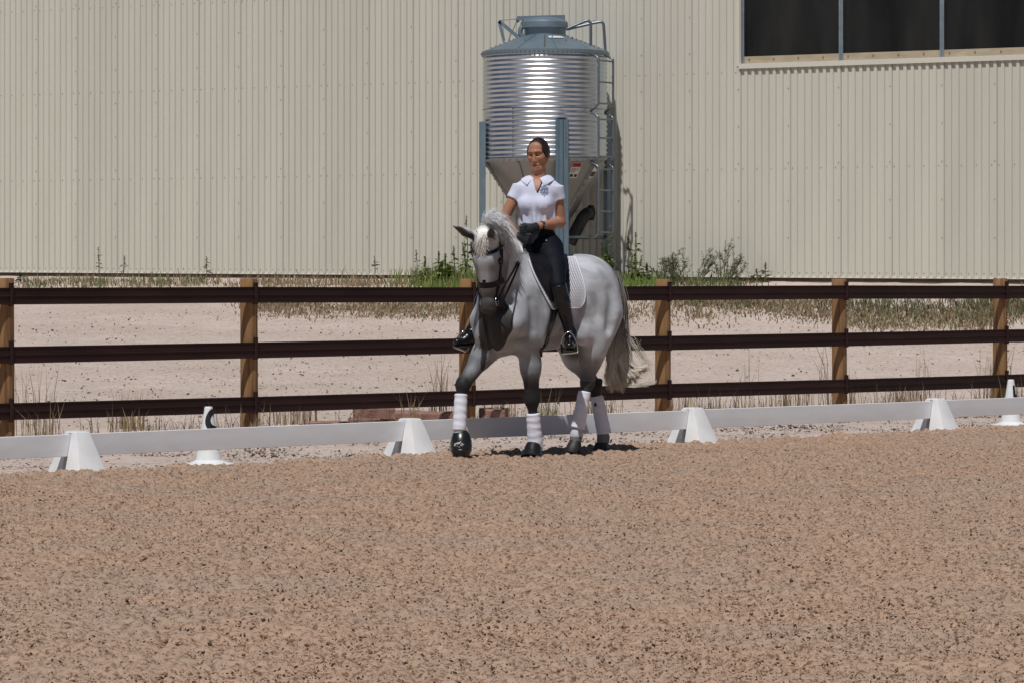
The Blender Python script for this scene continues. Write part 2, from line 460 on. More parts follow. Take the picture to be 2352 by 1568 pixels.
edge = 0.03 + 0.16 * vnoise(u * 1.6, u * 0 + 0.5, 41) + 0.07 * vnoise(u * 6, u * 0 + 3.5, 42) + 0.04 * vnoise(u * 17, u * 0, 43)
lip = sstep(0, 0.06, r - edge)
SZ = -0.10 + lip * (0.10 + SZ * 0.85 + 0.02 * np.exp(-((r - edge - 0.12) / 0.1) ** 2))
nx, ny = SX.shape; idx = np.arange(nx * ny).reshape(nx, ny)
quads = np.stack([idx[:-1, :-1], idx[1:, :-1], idx[1:, 1:], idx[:-1, 1:]], -1).reshape(-1, 4)
keep = (lip[:-1, :-1] + lip[1:, 1:]).reshape(-1) > 0
o = mesh_obj('arena_surface', np.stack([SX, SY, SZ], -1).reshape(-1, 3), quads[keep], M_SAND, smooth=True, kind='structure')

# loose bits: octahedral crumbs and stones
def crumbs(name, X, Y, Z, size, cols, m, flat=0.6, kind='stuff'):
    n = len(X)
    base = np.array([[1, 0, 0], [0, 1, 0], [-1, 0, 0], [0, -1, 0], [0, 0, 1], [0, 0, -1]], float)
    sc = size[:, None, None] * (0.6 + 0.8 * RNG.random((n, 6, 1))) * np.array([1, 1, flat])
    th = RNG.random(n) * 2 * PI; c, s_ = np.cos(th), np.sin(th)
    v = base[None] * sc * np.stack([1 + 0.7 * RNG.random(n), np.ones(n), np.ones(n)], 1)[:, None, :]
    ta_, tb_ = RNG.random(n) * 0.9 + 0.35, RNG.random(n) * 2 * PI                     # tipped over at random
    kx, ky = np.cos(tb_), np.sin(tb_); ca, sa = np.cos(ta_), np.sin(ta_)
    dt = v[..., 0] * kx[:, None] + v[..., 1] * ky[:, None]; pt = -v[..., 0] * ky[:, None] + v[..., 1] * kx[:, None]
    d2 = dt * ca[:, None] - v[..., 2] * sa[:, None]; z2 = dt * sa[:, None] + v[..., 2] * ca[:, None]
    v = np.stack([d2 * kx[:, None] - pt * ky[:, None], d2 * ky[:, None] + pt * kx[:, None], z2], -1)
    vx = v[..., 0] * c[:, None] - v[..., 1] * s_[:, None]; vy = v[..., 0] * s_[:, None] + v[..., 1] * c[:, None]
    V = np.stack([vx + X[:, None], vy + Y[:, None], v[..., 2] + Z[:, None]], -1).reshape(-1, 3)
    f = np.array([(0, 1, 4), (1, 2, 4), (2, 3, 4), (3, 0, 4), (1, 0, 5), (2, 1, 5), (3, 2, 5), (0, 3, 5)])
    Fq = (np.arange(n)[:, None, None] * 6 + f[None]).reshape(-1, 3)
    cc = np.concatenate([np.repeat(cols, 6, 0), np.ones((n * 6, 1))], 1)
    return mesh_obj(name, V, Fq, m, cols=cc, kind=kind)
M_BITS = material('loose bits', (1, 1, 1), 0.9, attr='tint', spec=0.2)
def palette(n, cols, jit=0.2):
    c = np.array(cols)[RNG.integers(0, len(cols), n)]; return c * (1 + jit * (RNG.random((n, 1)) - 0.5) * 2)
n = 32000
Yb = 1 / (1 / 30.0 + RNG.random(n) * (1 / 12.0 - 1 / 30.0)); Xb = (RNG.random(n) - 0.5) * 0.34 * Yb
rr = (Xb - RA[0]) * RN[0] + (Yb - RA[1]) * RN[1]; ok = rr > 0.2
Xb, Yb = Xb[ok], Yb[ok]
sz = 0.0028 + 0.006 * RNG.random(len(Xb)) ** 5
crumbs('sand_crumbs', Xb, Yb, 0.018 + 0.01 * RNG.random(len(Xb)), sz,
       palette(len(Xb), [(0.09, 0.05, 0.032), (0.16, 0.085, 0.05), (0.06, 0.045, 0.04), (0.2, 0.12, 0.08), (0.48, 0.34, 0.24), (0.36, 0.29, 0.24), (0.27, 0.15, 0.085), (0.45, 0.31, 0.21), (0.24, 0.16, 0.11)]), M_BITS)
# gravel apron between the rail and the fence, thinning out on the bank behind it
n = 33000
uu = RNG.random(n) * 20 - 3.5; dd = RNG.random(n) ** 0.75 * 5.5
Xg = RA[0] + RE[0] * uu - RN[0] * (dd - 0.25); Yg = RA[1] + RE[1] * uu - RN[1] * (dd - 0.25)
cl = vnoise(Xg * 1.6, Yg * 1.6, 51) + 0.5
ok = (RNG.random(n) < 0.35 + 0.9 * cl); Xg, Yg = Xg[ok], Yg[ok]
szg = 0.0045 + 0.012 * RNG.random(len(Xg)) ** 3
crumbs('gravel', Xg, Yg, ground_z(Xg, Yg) + szg * 0.15, szg,
       palette(len(Xg), [(0.42, 0.34, 0.29), (0.5, 0.41, 0.35), (0.10, 0.09, 0.08), (0.05, 0.045, 0.045), (0.3, 0.24, 0.2), (0.36, 0.29, 0.25), (0.15, 0.12, 0.10)]), M_BITS, flat=0.7)
n = 9000
Yg = RNG.random(n) ** 1.3 * 20 + 34; Xg = (RNG.random(n) - 0.5) * 0.32 * Yg
sg_ = -((Xg - FA[0]) * FN[0] + (Yg - FA[1]) * FN[1]); wd = (Xg - WA[0]) * WN[0] + (Yg - WA[1]) * WN[1]
ok = (sg_ > 0.8) & (wd > 0.5) & (RNG.random(n) < 0.2 + vnoise(Xg * .7, Yg * .5, 52) + 0.5); Xg, Yg = Xg[ok], Yg[ok]
crumbs('bank_pebbles', Xg, Yg, ground_z(Xg, Yg) + 0.006, 0.005 + 0.014 * RNG.random(len(Xg)) ** 4,
       palette(len(Xg), [(0.16, 0.12, 0.10), (0.28, 0.22, 0.18), (0.08, 0.07, 0.065), (0.4, 0.33, 0.28)]), M_BITS, flat=0.6)

# ------------------------------------------------------------------ barn
M_CREAM = material('cream painted sheet metal', (0.585, 0.57, 0.50), 0.42, var=0.055, vscale=2.6, vstretch=(1, 1, 0.10), rand=0.035, spec=0.4)
M_TRIM = material('cream trim', (0.66, 0.63, 0.55), 0.4, var=0.03, vscale=2)
M_SCREW = material('dark screw heads', (0.22, 0.21, 0.185), 0.5, 0.5)
M_FOUND = material('weathered brown skirt board', (0.11, 0.08, 0.06), 0.9, var=0.35, vscale=3, vstretch=(1, 1, 3))
M_CONC = material('pale footing', (0.40, 0.33, 0.28), 0.9, var=0.2, vscale=4)
M_BOARD = material('tan window board', (0.42, 0.35, 0.25), 0.7, var=0.2, vscale=3, vstretch=(1, 1, 4))
M_GALV = material('galvanised steel', (0.40, 0.47, 0.53), 0.38, 0.85, var=0.12, vscale=9, rvar=0.08)
M_PANE = material('dark window film', (0.017, 0.0165, 0.016), 0.2, var=0.8, vscale=1.8, vstretch=(1, 1, 0.2), spec=0.22, rvar=0.1)  # opaque glass; dark interior and streaked reflections are put into the colour
PW = 0.914; NR = 7; PP = PW / NR; RH = 0.030
def wall_xy(t): return WA + WE * t
wt = lambda px: ((px - CX) / FPX * WA[1] - WA[0]) / (WE[0] - (px - CX) / FPX * WE[1])   # distance along the wall for a photo column
def wall_bottom(t): return 1.467 + (1.59 - 1.467) * (1.52 - t) / 20.56
T_WIN = wt(1703)
Z_SILL = 5.02; Z_TOP = 8.2
barn = thing('barn', 'cream ribbed metal barn wall with a strip window behind the fence', 'barn', (*wall_xy(-7), 1.4))
def panel_mesh(name, z0, z1):
    xs = []; 
    for i in range(NR):
        b = i * PP
        xs += [(b, 0), (b + PP * 0.44, 0), (b + PP * 0.52, RH), (b + PP * 0.90, RH)]
    xs += [(PW - 0.0015, 0.004)]
    v = [(x, -d, z) for z in (z0, z1) for x, d in xs]; k = len(xs)
    f = [(i, i + 1, k + i + 1, k + i) for i in range(k - 1)]
    me = bpy.data.meshes.new(name); me.from_pydata(v, [], f); me.materials.append(M_CREAM); me.update(); return me
me_full = panel_mesh('wall_panel', 0, Z_TOP - 1.5); me_low = panel_mesh('wall_panel_low', 0, Z_SILL - 1.5)
wrot = math.atan2(WE[1], WE[0]); wang = wrot
# local x along WE, local y must point out of the wall
t0 = T_WIN - 24 * PW
me_by = {}
screws = MB()
def wall_p(t, d, z): return np.array((*(wall_xy(t) + WN * d), z))
WR = np.array([[WE[0], WE[1], 0], [WN[0], WN[1], 0], [0, 0, 1]])
for i in range(36):
    t = t0 + i * PW
    low = t > T_WIN - 0.01
    zb = wall_bottom(t + PW / 2)
    me = me_low if low else me_full
    p = bpy.data.objects.new('wall_panel', me); COL.objects.link(p); p.parent = barn
    loc = Vector(wall_p(t, 0.0, zb)) - barn.location
    M = Matrix(((WE[0], -WN[0], 0, loc.x), (WE[1], -WN[1], 0, loc.y), (0, 0, 1, loc.z), (0, 0, 0, 1)))
    p.matrix_local = M
    for z in (zb + 0.07, 3.3, 4.92, 6.5):
        if low and z > 4.9: continue
        for j in range(NR):
            if j % 2 and z > zb + 0.2: continue
            screws.box(wall_p(t + (j + 0.2) * PP, 0.004, z), (0.012, 0.008, 0.012), WR)
    for z in np.arange(zb + 0.55, 4.8 if low else 7, 0.62):
        screws.box(wall_p(t + PW - PP * 0.28, RH + 0.004, z + 0.1), (0.013, 0.010, 0.013), WR)
build('screw_heads', screws, M_SCREW, barn, kind='stuff')
ta, tb = t0, t0 + 36 * PW
mb = MB()       # bright drip edge under the sheets
mb.add([wall_p(ta, 0.0, wall_bottom(ta) + 0.002), wall_p(tb, 0.0, wall_bottom(tb) + 0.002), wall_p(tb, 0.04, wall_bottom(tb) - 0.006), wall_p(ta, 0.04, wall_bottom(ta) - 0.006),
        wall_p(ta, 0.04, wall_bottom(ta) - 0.016), wall_p(tb, 0.04, wall_bottom(tb) - 0.016)], [(0, 1, 2, 3), (3, 2, 5, 4)])
build('drip_edge', mb, M_TRIM, barn)
mb = MB(); mb.add([wall_p(ta, 0.01, wall_bottom(ta) - 0.01), wall_p(tb, 0.01, wall_bottom(tb) - 0.01), wall_p(tb, 0.012, 1.0), wall_p(ta, 0.012, 1.0)], [(0, 1, 2, 3)])
build('skirt_board', mb, M_FOUND, barn)
# strip window
win = bpy.data.objects.new('window', None); COL.objects.link(win); win.parent = barn
win.location = Vector(wall_p(T_WIN, 0, Z_SILL)) - barn.location
tE = tb; ZW = Z_SILL + 0.03
cols_t = [T_WIN] + [wt(1930), wt(2162)]
stepw = cols_t[2] - cols_t[1]
while cols_t[-1] < tE - 0.5: cols_t.append(cols_t[-1] + stepw)
for i in range(len(cols_t) - 1):
    a, b = cols_t[i], min(cols_t[i + 1], tE)
    mb = MB(); mb.box(wall_p((a + b) / 2, -0.09, (ZW + Z_TOP) / 2), (b - a - 0.02, 0.012, Z_TOP - ZW), WR)
    build('pane', mb, M_PANE, win)
    mb = MB(); mb.box(wall_p((a + b) / 2, -0.055, ZW + 0.075), (b - a - 0.07, 0.03, 0.115), WR)
    build('window_board', mb, M_BOARD, win)
    mb = MB()
    mb.box(wall_p(a, -0.045, (ZW + Z_TOP) / 2), (0.072, 0.05, Z_TOP - ZW), WR)
    mb.box(wall_p(a - 0.012, -0.017, (ZW + Z_TOP) / 2), (0.022, 0.012, Z_TOP - ZW), WR)
    build('mullion', mb, M_GALV, win)
mb = MB()
for i in range(len(cols_t) - 1):
    for k in range(4): mb.box(wall_p(lerp(cols_t[i], cols_t[i + 1], 0.07 + 0.25 * k), -0.036, ZW + 0.075 + 0.01 * random.random()), (0.022, 0.012, 0.026), WR)
build('board_screws', mb, M_SCREW, win, kind='stuff')
mb = MB(); mb.extrude([(-0.06, 0.0), (-0.06, 0.018), (0.055, 0.005), (0.055, -0.075), (0.049, -0.075), (0.049, -0.004)], wall_p(T_WIN - 0.03, 0, ZW), wall_p(tE, 0, ZW), (*WN, 0), (0, 0, 1))
build('window_sill', mb, M_TRIM, win)
mb = MB(); mb.box(wall_p(T_WIN - 0.045, 0.012, (ZW + Z_TOP) / 2), (0.05, 0.07, Z_TOP - ZW + 0.05), WR); build('window_jamb', mb, M_TRIM, win)
mb = MB(); mb.box(wall_p((T_WIN + tE) / 2, -0.06, 6.32), (tE - T_WIN, 0.05, 0.09), WR); build('window_head', mb, M_BOARD, win)
# roof and eave of the barn, out of frame
mb = MB(); e1, e2 = wall_p(ta - 0.3, 0.5, Z_TOP + 0.02), wall_p(tb + 0.3, 0.5, Z_TOP + 0.02); e3, e4 = wall_p(tb + 0.3, -9, Z_TOP + 2.6), wall_p(ta - 0.3, -9, Z_TOP + 2.6)
up = np.array((0, 0, 0.12)); mb.add([e1, e2, e3, e4, e1 + up, e2 + up, e3 + up, e4 + up], [(3, 2, 1, 0), (4, 5, 6, 7), (0, 1, 5, 4), (1, 2, 6, 5), (2, 3, 7, 6), (3, 0, 4, 7)])
build('roof', mb, M_CREAM, barn)
mb = MB(); mb.box(wall_p((ta + tb) / 2, -0.6, (Z_TOP + 1) / 2 + .5), (tb - ta, 0.1, Z_TOP - 1), WR); build('inner_wall', mb, material('dark interior', (0.03, 0.03, 0.03), 0.9), barn)

# ------------------------------------------------------------------ feed bin
BY = 58.85; BS = BY / FPX; BX = (1252 - CX) * BS; BR = 144 * BS
bz = lambda y: CAMH - (y - CY) * BS
M_BINROOF = material('weathered galvanised roof', (0.22, 0.29, 0.35), 0.5, 0.6, var=0.08, vscale=3, rvar=0.05)
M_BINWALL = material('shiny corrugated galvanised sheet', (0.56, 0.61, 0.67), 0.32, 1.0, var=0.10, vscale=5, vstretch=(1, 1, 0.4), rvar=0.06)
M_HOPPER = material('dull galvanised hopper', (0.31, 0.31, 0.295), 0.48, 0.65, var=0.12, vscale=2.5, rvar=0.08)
M_LEG = material('blue grey galvanised leg', (0.19, 0.27, 0.33), 0.45, 0.55, var=0.1, vscale=6)
M_PIPE = material('grey steel tube', (0.19, 0.22, 0.25), 0.4, 0.75, var=0.1, vscale=8)
M_BLACKPVC = material('black plastic pipe', (0.012, 0.012, 0.013), 0.45)
M_STICK = material('white sticker', (0.72, 0.71, 0.68), 0.5, var=0.05, vscale=30)
M_RED = material('red print', (0.42, 0.03, 0.03), 0.5)
M_INK = material('black print', (0.02, 0.02, 0.025), 0.5)
bc = np.array((BX, BY, 0.0))
bin_ = thing('feed_bin', 'corrugated galvanised feed bin with conical roof, hopper and side ladder', 'feed bin', (BX, BY, 1.38))
def bin_p(az, r, z):     # az in degrees: 0 faces the camera, + to the right
    a = math.radians(az); return bc + np.array((math.sin(a) * r, -math.cos(a) * r, z))
def corr(name, zt, zb_, nrib):
    prof = []; K = nrib * 8
    for i in range(K + 1):
        z = lerp(zb_, zt, i / K); prof.append((BR - 0.012 + 0.0095 * math.cos(i / 8 * 2 * PI), z))
    mb = MB(); mb.lathe(prof, bc, 112, capb=False, capt=False); return build(name, mb, M_BINWALL, bin_, smooth=True)
zr, zs, zl = bz(127), bz(254), bz(373)
corr('upper_ring', zr, zs + 0.004, 12); corr('lower_ring', zs - 0.004, zl, 11)
mb = MB(); zn = bz(84); rn = 49 * BS
ez = [(BR - 0.03, zr - 0.03), (BR + 0.012, zr - 0.03), (BR + 0.014, zr + 0.045)]
nf = 10; prof = ez + [(lerp(BR + 0.0, rn, t), lerp(zr + 0.05, zn, t ** 0.93)) for t in np.linspace(0, 1, 8)] + [(rn, zn + 0.02)]
mb.lathe(prof, bc, 112, capb=False); sharp(build('roof', mb, M_BINROOF, bin_), 35)
mb = MB()
for az in np.arange(-174, 181, 36):
    pts = [bin_p(az + 4, lerp(BR, rn, t) + 0.0, lerp(zr + 0.05, zn, t ** 0.93) + 0.008) for t in np.linspace(0.0, 1, 10)]
    mb.tube(pts, 0.004, 4)
build('roof_seams', mb, M_BINROOF, bin_, kind='stuff')
mb = MB(); hz = bz(66); lr = 50 * BS
mb.lathe([(rn - 0.01, zn), (rn - 0.01, hz + 0.02)], bc, 48); build('neck', mb, M_BINROOF, bin_, smooth=False)
mb = MB(); c2 = bc + (-2 * BS, 0, 0)
mb.lathe([(lr + 0.02, hz), (lr + 0.035, hz + 0.0), (lr + 0.038, hz + 0.03), (lr + 0.03, hz + 0.10), (lr - 0.02, hz + 0.15), (lr - 0.12, hz + 0.175), (0.02, hz + 0.20)], c2, 48)
sharp(build('lid', mb, M_BINROOF, bin_), 35)
mb = MB(); a_, b_ = P(1187, 43, BY - 0.1), P(1298, 40, BY - 0.05)
mb.extrude([(-0.04, -0.035), (0.04, -0.035), (0.04, 0.035), (-0.04, 0.035)], a_, b_, (0, -1, 0), (0, 0, 1))
mb.tube([P(1187, 43, BY - 0.1), P(1190, 52, BY - 0.1)], 0.025, 6); build('lid_arm', mb, M_BINROOF, bin_)
mb = MB(); mb.tube(catmull([P(1212, 62, BY - .1), P(1200, 62, BY - .1), P(1196, 68, BY - .1), P(1195, 78, BY - .1), P(1202, 86, BY - .1)], 14), 0.04, 8)
build('vent_elbow', mb, M_BINROOF, bin_, smooth=True)
mb = MB()
for q in ((1158, 96), (1190, 86)): mb.extrude([(-0.02, -0.03), (0.02, -0.03), (0.02, 0.03), (-0.02, 0.03)], P(1146, 49, BY - .1), P(q[0], q[1], BY - 0.1), (0, -1, 0), (0.7, 0, 0.7))
build('pull_bracket', mb, M_BINROOF, bin_)
mb = MB(); mb.tube([P(1147, 48, BY - .1), P(1187, 44, BY - .1)], 0.006, 4); mb.tube([P(1188, 47, BY - .1), P(1168, 93, BY - .1)], 0.006, 4); build('pull_cord', mb, M_PIPE, bin_)
# hopper
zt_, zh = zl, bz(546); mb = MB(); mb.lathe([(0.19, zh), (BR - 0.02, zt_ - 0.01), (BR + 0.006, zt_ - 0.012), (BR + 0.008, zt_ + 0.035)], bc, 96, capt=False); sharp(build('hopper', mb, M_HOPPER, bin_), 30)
mb = MB(); mb.lathe([(0.19, zh - 0.25), (0.19, zh + 0.02)], bc, 32); build('outlet', mb, M_HOPPER, bin_, smooth=False)
hop = lambda az, t, off=0.012: bin_p(az, lerp(BR - 0.02, 0.19, t) + off, lerp(zt_ - 0.01, zh, t) - off * 0.4)
mb = MB()
for az in (-74, -26, 52, 100, 148, 200): mb.tube([hop(az, t, 0.008) for t in np.linspace(0.01, 1, 6)], 0.022, 5)
build('hopper_seams', mb, M_HOPPER, bin_, kind='stuff')
# bolts
mb = MB()
def bolt(p, r=0.012): mb.box(p, (2 * r, 2 * r, 2 * r), None)
for az in np.arange(-90, 91, 4.2): bolt(bin_p(az, BR + 0.016, zr + 0.008), 0.014)
for az in np.arange(-90, 91, 7): bolt(bin_p(az, BR + 0.012, zl + 0.012), 0.013)
for az in (-80, -60, -31, 0, 14, 26): bolt(bin_p(az, BR, zs), 0.012)
for z in np.arange(zl + 0.08, zs, 0.078): bolt(bin_p(-31, BR, z))
for z in np.arange(zl + 0.08, zs - .25, 0.078): bolt(bin_p(17, BR + 0.085, z), 0.008); bolt(bin_p(-70, BR + 0.01, z), 0.014)
for az in (-64, -1, 62, -100): 
    for t in np.linspace(0.08, 0.9, 8): bolt(bin_p(az, lerp(BR, rn, t) + 0.004, lerp(zr + 0.05, zn, t ** .93) + 0.012), 0.012)
for az in (-30, 31): bolt(bin_p(az, lerp(BR, rn, 0.55), lerp(zr + 0.05, zn, 0.55 ** .93) + 0.012), 0.014)
for az in (-74, 52):
    for t in np.linspace(0.05, 0.95, 12): bolt(hop(az, t, 0.028), 0.012)
build('bolts', mb, M_SCREW, bin_, kind='stuff')
# legs: folded channels
for az in (15, 105, 195, -75):
    mb = MB(); a = math.radians(az); out = np.array((math.sin(a), -math.cos(a), 0)); tan = np.array((math.cos(a), math.sin(a), 0))
    # plan profile of the folded hat section (tan, out)
    pr = [(-0.115, 0.01), (-0.075, 0.01), (-0.066, 0.075), (-0.01, 0.075), (0.0, 0.055), (0.012, 0.075), (0.085, 0.075), (0.115, 0.01), (0.108, 0.006), (0.08, 0.062), (0.015, 0.062), (0.0, 0.042), (-0.012, 0.062), (-0.06, 0.062), (-0.068, 0.0), (-0.115, 0.0)]
    mb.extrude(pr, bc + out * BR + (0, 0, 1.30), bc + out * BR + (0, 0, bz(282)), tan, out)
    build('leg', mb, M_LEG, bin_)
mb = MB()
for a1, a2 in ((15, 105), (105, 195), (195, 285), (285, 375)):
    p1, p2 = bin_p(a1, BR + 0.03, bz(546)), bin_p(a2, BR + 0.03, bz(546)); mb.tube([p1, p2], 0.022, 6)
build('leg_braces', mb, M_PIPE, bin_)
mb = MB(); mb.tube(catmull([P(1308, 560, BY - .1), P(1335, 508, BY - .1), P(1346, 493, BY - .1), P(1356, 489, BY)], 16), 0.105, 14); mb.tube([P(1352, 489, BY), P(1362, 489, BY + .02)], 0.13, 14)
build('auger_pipe', mb, M_BLACKPVC, bin_, smooth=True)
# ladder in three bowed sections, and two grab rails over the roof
LAZ, LW = 53, 0.42; la = math.radians(LAZ); lo_ = np.array((math.sin(la), -math.cos(la), 0)); lt = np.array((math.cos(la), math.sin(la), 0))
lad = bpy.data.objects.new('ladder', None); COL.objects.link(lad); lad.parent = bin_; lad.location = (0, 0, 0)
lp = lambda s, d, z: bc + lo_ * (BR + d) + lt * s + (0, 0, z)
for (y0, y1, yb) in ((131, 246, 262), (264, 366, 374), (377, 538, 552)):
    for s in (-LW / 2, LW / 2):
        mb = MB(); pts = [lp(s, 0.03, bz(y0)), lp(s, 0.17, bz(y0 + 8)), lp(s, 0.20, bz(y0 + 12)), lp(s, 0.20, bz(y1)), lp(s, 0.17, bz(y1 + 4)), lp(s, 0.03, bz(yb))]
        mb.tube(pts, 0.021, 8); build('ladder_rail', mb, M_PIPE, lad, smooth=True)
    k = max(3, round((y1 - y0) / 42)) ; k = 3 if y0 < 300 else 4
    for j in range(k):
        y = lerp(y0 + 16, y1 - 2, j / (k - 1)); mb = MB(); mb.tube([lp(-LW / 2, 0.20, bz(y)), lp(LW / 2, 0.20, bz(y))], 0.015, 6); build('rung', mb, M_PIPE, lad)
for s, x0, x1, xe, yt, ye in ((-1, 1299, 1356, 1357, 47, 124), (1, 1302, 1386, 1391, 50, 124)):
    mb = MB(); yy = BY - 0.35 if s < 0 else BY + 0.05
    mb.tube(catmull([P(x0, 68, yy), P(lerp(x0, x1, .5), lerp(68, yt, .55), yy), P(x1 - 8, yt + 1, yy), P(x1 - 1, yt + 5, yy), P(x1 + 1, yt + 14, yy), P(xe, ye, yy)], 26), 0.024, 8)
    build('grab_rail', mb, M_PIPE, lad, smooth=True)
# stickers
def patch(name, mapf, u0, u1, v0, v1, m, parent, nu=6, nv=4):
    mb = MB(); U, Vv = np.meshgrid(np.linspace(u0, u1, nu), np.linspace(v0, v1, nv), indexing='ij')
    mb.add([mapf(a, b) for a, b in zip(U.ravel(), Vv.ravel())], [(i * nv + j, (i + 1) * nv + j, (i + 1) * nv + j + 1, i * nv + j + 1) for i in range(nu - 1) for j in range(nv - 1)])
    return build(name, mb, m, parent)
def many(name, mapf, rects, m, parent):
    mb = MB()
    for (u0, u1, v0, v1) in rects: mb.add([mapf(u0, v0), mapf(u1, v0), mapf(u1, v1), mapf(u0, v1)], [(0, 1, 2, 3)])
    return build(name, mb, m, parent, kind='stuff')
st = patch('warning_sticker', lambda u, v: hop(31 + u, 0.10 + v, 0.014), -5.5, 5.5, -0.085, 0.115, M_STICK, bin_)
patch('sticker_header', lambda u, v: hop(31 + u, 0.10 + v, 0.017), -5.0, 5.0, -0.08, -0.025, M_RED, st)
many('sticker_print', lambda u, v: hop(31 + u, 0.10 + v, 0.018), [(-3.4 + i * 1.2, -2.6 + i * 1.2, -0.066, -0.042) for i in range(6)] + [(-4.6, 0.8, -0.012 + 0.016 * i, -0.006 + 0.016 * i) for i in range(4)] + [(1.4, 4.4, -0.012 + 0.016 * i, -0.007 + 0.016 * i) for i in range(3)] + [(-4.4, -0.6, 0.066, 0.102), (0.8, 4.4, 0.066, 0.102)], M_INK, st)
st = patch('service_sticker', lambda u, v: hop(57 + u, 0.09 + v, 0.034), -4, 4, -0.06, 0.11, M_STICK, bin_)
many('sticker_print', lambda u, v: hop(57 + u, 0.09 + v, 0.038), [(-3.4, 3.4, 0.03, 0.095), (-3, -0.5, -0.045, -0.02), (0.5, 3.2, -0.05, -0.005)], M_INK, st)
rs = lambda u, v: bin_p(20 + u, lerp(BR, rn, 0.78 + v), lerp(zr + .05, zn, (0.78 + v) ** .93) + 0.014)
st = patch('roof_sticker', rs, -14, 15, -0.075, 0.075, M_STICK, bin_, 8)
many('sticker_print', lambda u, v: rs(u, v) + np.array((0, -0.004, 0.004)), [(-8, -6.5, -0.04, 0.04), (-6.5, -5.5, 0.0, 0.04), (9, 10, -0.02, 0.01)], M_INK, st)
# ------------------------------------------------------------------ timber fence
M_RAIL = material('dark brown vinyl coated rail', (0.027, 0.0105, 0.0098), 0.5, var=0.3, vscale=2.0, vstretch=(1, 1, 6), spec=0.25, rand=0.12)
M_POST = material('treated round timber', (0.39, 0.215, 0.088), 0.8, var=0.55, vscale=30, vstretch=(1, 1, 0.06), col2=(0.13, 0.06, 0.025), bump=0.5, bscale=40, bstretch=(1, 1, 0.05))
M_POSTTOP = material('weathered post end', (0.30, 0.19, 0.13), 0.85, var=0.3, vscale=20)
fence = thing('fence', 'brown three rail fence on round timber posts between arena and barn', 'fence', (*FA, 0))
F3, N3 = np.array((*FE, 0)), np.array((*FN, 0)); FR = np.array([F3, N3, (0, 0, 1)])
PR = 0.085
fp = lambda i: np.array((*(FA + FE * FSP * i), 0.0))
for i in range(-1, 7):
    c = fp(i); mb = MB(); n = 28; rings = []
    lean = np.array(((random.random() - .5) * 0.012, 0, 0)); top = 1.478 + (random.random() - .5) * 0.02
    for z in (-0.3, 0.0, 0.4, 0.8, 1.2, top - 0.006, top):
        th = np.arange(n) / n * 2 * PI
        rr_ = PR * (1 - 0.02 * z) * (1 + 0.02 * np.sin(3 * th + i) + 0.012 * np.sin(7 * th + 2 * i)) * (0.95 if z == top else 1)
        rings.append(np.stack([np.cos(th) * rr_, np.sin(th) * rr_, np.full(n, z)], 1) + c + lean * z)
    mb.loft(rings); sharp(build('post', mb, M_POST, fence), 50)
rail_prof = [(0, -0.076), (0.026, -0.076), (0.026, -0.066), (0.019, -0.062), (0.019, -0.008), (0.027, -0.003), (0.027, 0.003), (0.019, 0.008), (0.019, 0.062), (0.026, 0.066), (0.026, 0.076), (0, 0.076)]
for zc in (1.318, 0.795, 0.276):
    for i in range(-1, 6):
        dz0, dz1 = (0.006 * math.sin(i * 2.1 + zc * 5)), (0.006 * math.sin((i + 1) * 2.1 + zc * 5))
        mb = MB(); mb.extrude(rail_prof, fp(i) + N3 * (PR + 0.001) + F3 * 0.012 + (0, 0, zc + dz0), fp(i + 1) + N3 * (PR + 0.001) - F3 * 0.012 + (0, 0, zc + dz1), N3, (0, 0, 1))
        build('rail', mb, M_RAIL, fence)
    for i in range(-1, 7):
        mb = MB(); c = fp(i) + N3 * (PR + 0.022) + (0, 0, zc + 0.01)
        mb.extrude([(-0.02, -0.018), (-0.022, 0.018), (0.008, 0.019), (0.016, 0.010), (0.016, -0.010), (0.008, -0.019)], c - (0, 0, 0.098), c + (0, 0, 0.112), N3, F3)
        mb.box(c + N3 * 0.016 + (0, 0, 0.10), (0.014, 0.012, 0.014), FR); mb.box(c + N3 * 0.016 - (0, 0, 0.085), (0.014, 0.012, 0.014), FR)
        build('bracket', mb, M_RAIL, fence)

# ------------------------------------------------------------------ low white arena rail, its stands and the letter cones
M_PVC = material('white plastic rail', (0.80, 0.82, 0.86), 0.34, var=0.05, vscale=4, vstretch=(1, 1, 3), spec=0.5)
M_STAND = material('white moulded plastic', (0.78, 0.79, 0.80), 0.42, var=0.06, vscale=9, spec=0.45, rvar=0.1)
M_LETTER = material('black letter', (0.012, 0.012, 0.016), 0.5)
E3, R3 = np.array((*RE, 0)), np.array((*RN, 0)); RL = np.linalg.norm(RB - RA) / 3
sp = lambda i: np.array((*(RA + RE * RL * i), 0.0))
def stand_half(s):
    def ring(z, n0, n1, wdt, b):
        n0, n1 = s * n0, s * n1; bn = b * np.sign(n1 - n0)
        q = [(n0, -wdt), (n1 - bn, -wdt), (n1 - 0.3 * bn, -wdt + 0.3 * b), (n1, -wdt + b), (n1, wdt - b), (n1 - 0.3 * bn, wdt - 0.3 * b), (n1 - bn, wdt), (n0, wdt)]
        return [R3 * a + E3 * c + (0, 0, z) for a, c in q]
    mb = MB()
    mb.loft([ring(-0.06, 0.022, 0.236, 0.146, 0.014), ring(0.10, 0.022, 0.167, 0.112, 0.013), ring(0.300, 0.022, 0.081, 0.0695, 0.012), ring(0.311, 0.022, 0.076, 0.067, 0.011), ring(0.315, 0.022, 0.070, 0.062, 0.010)])
    return mb
labels = ['white slotted rail stand nearest the S cone, far left', 'white slotted rail stand just left of the horse\'s raised foreleg',
          'white slotted rail stand right of the horse\'s tail', 'white slotted rail stand nearest the H cone on the right']
st0 = thing('rail_stand', labels[0], 'rail stand', (0, 0, 0), 'stands under the arena rail')
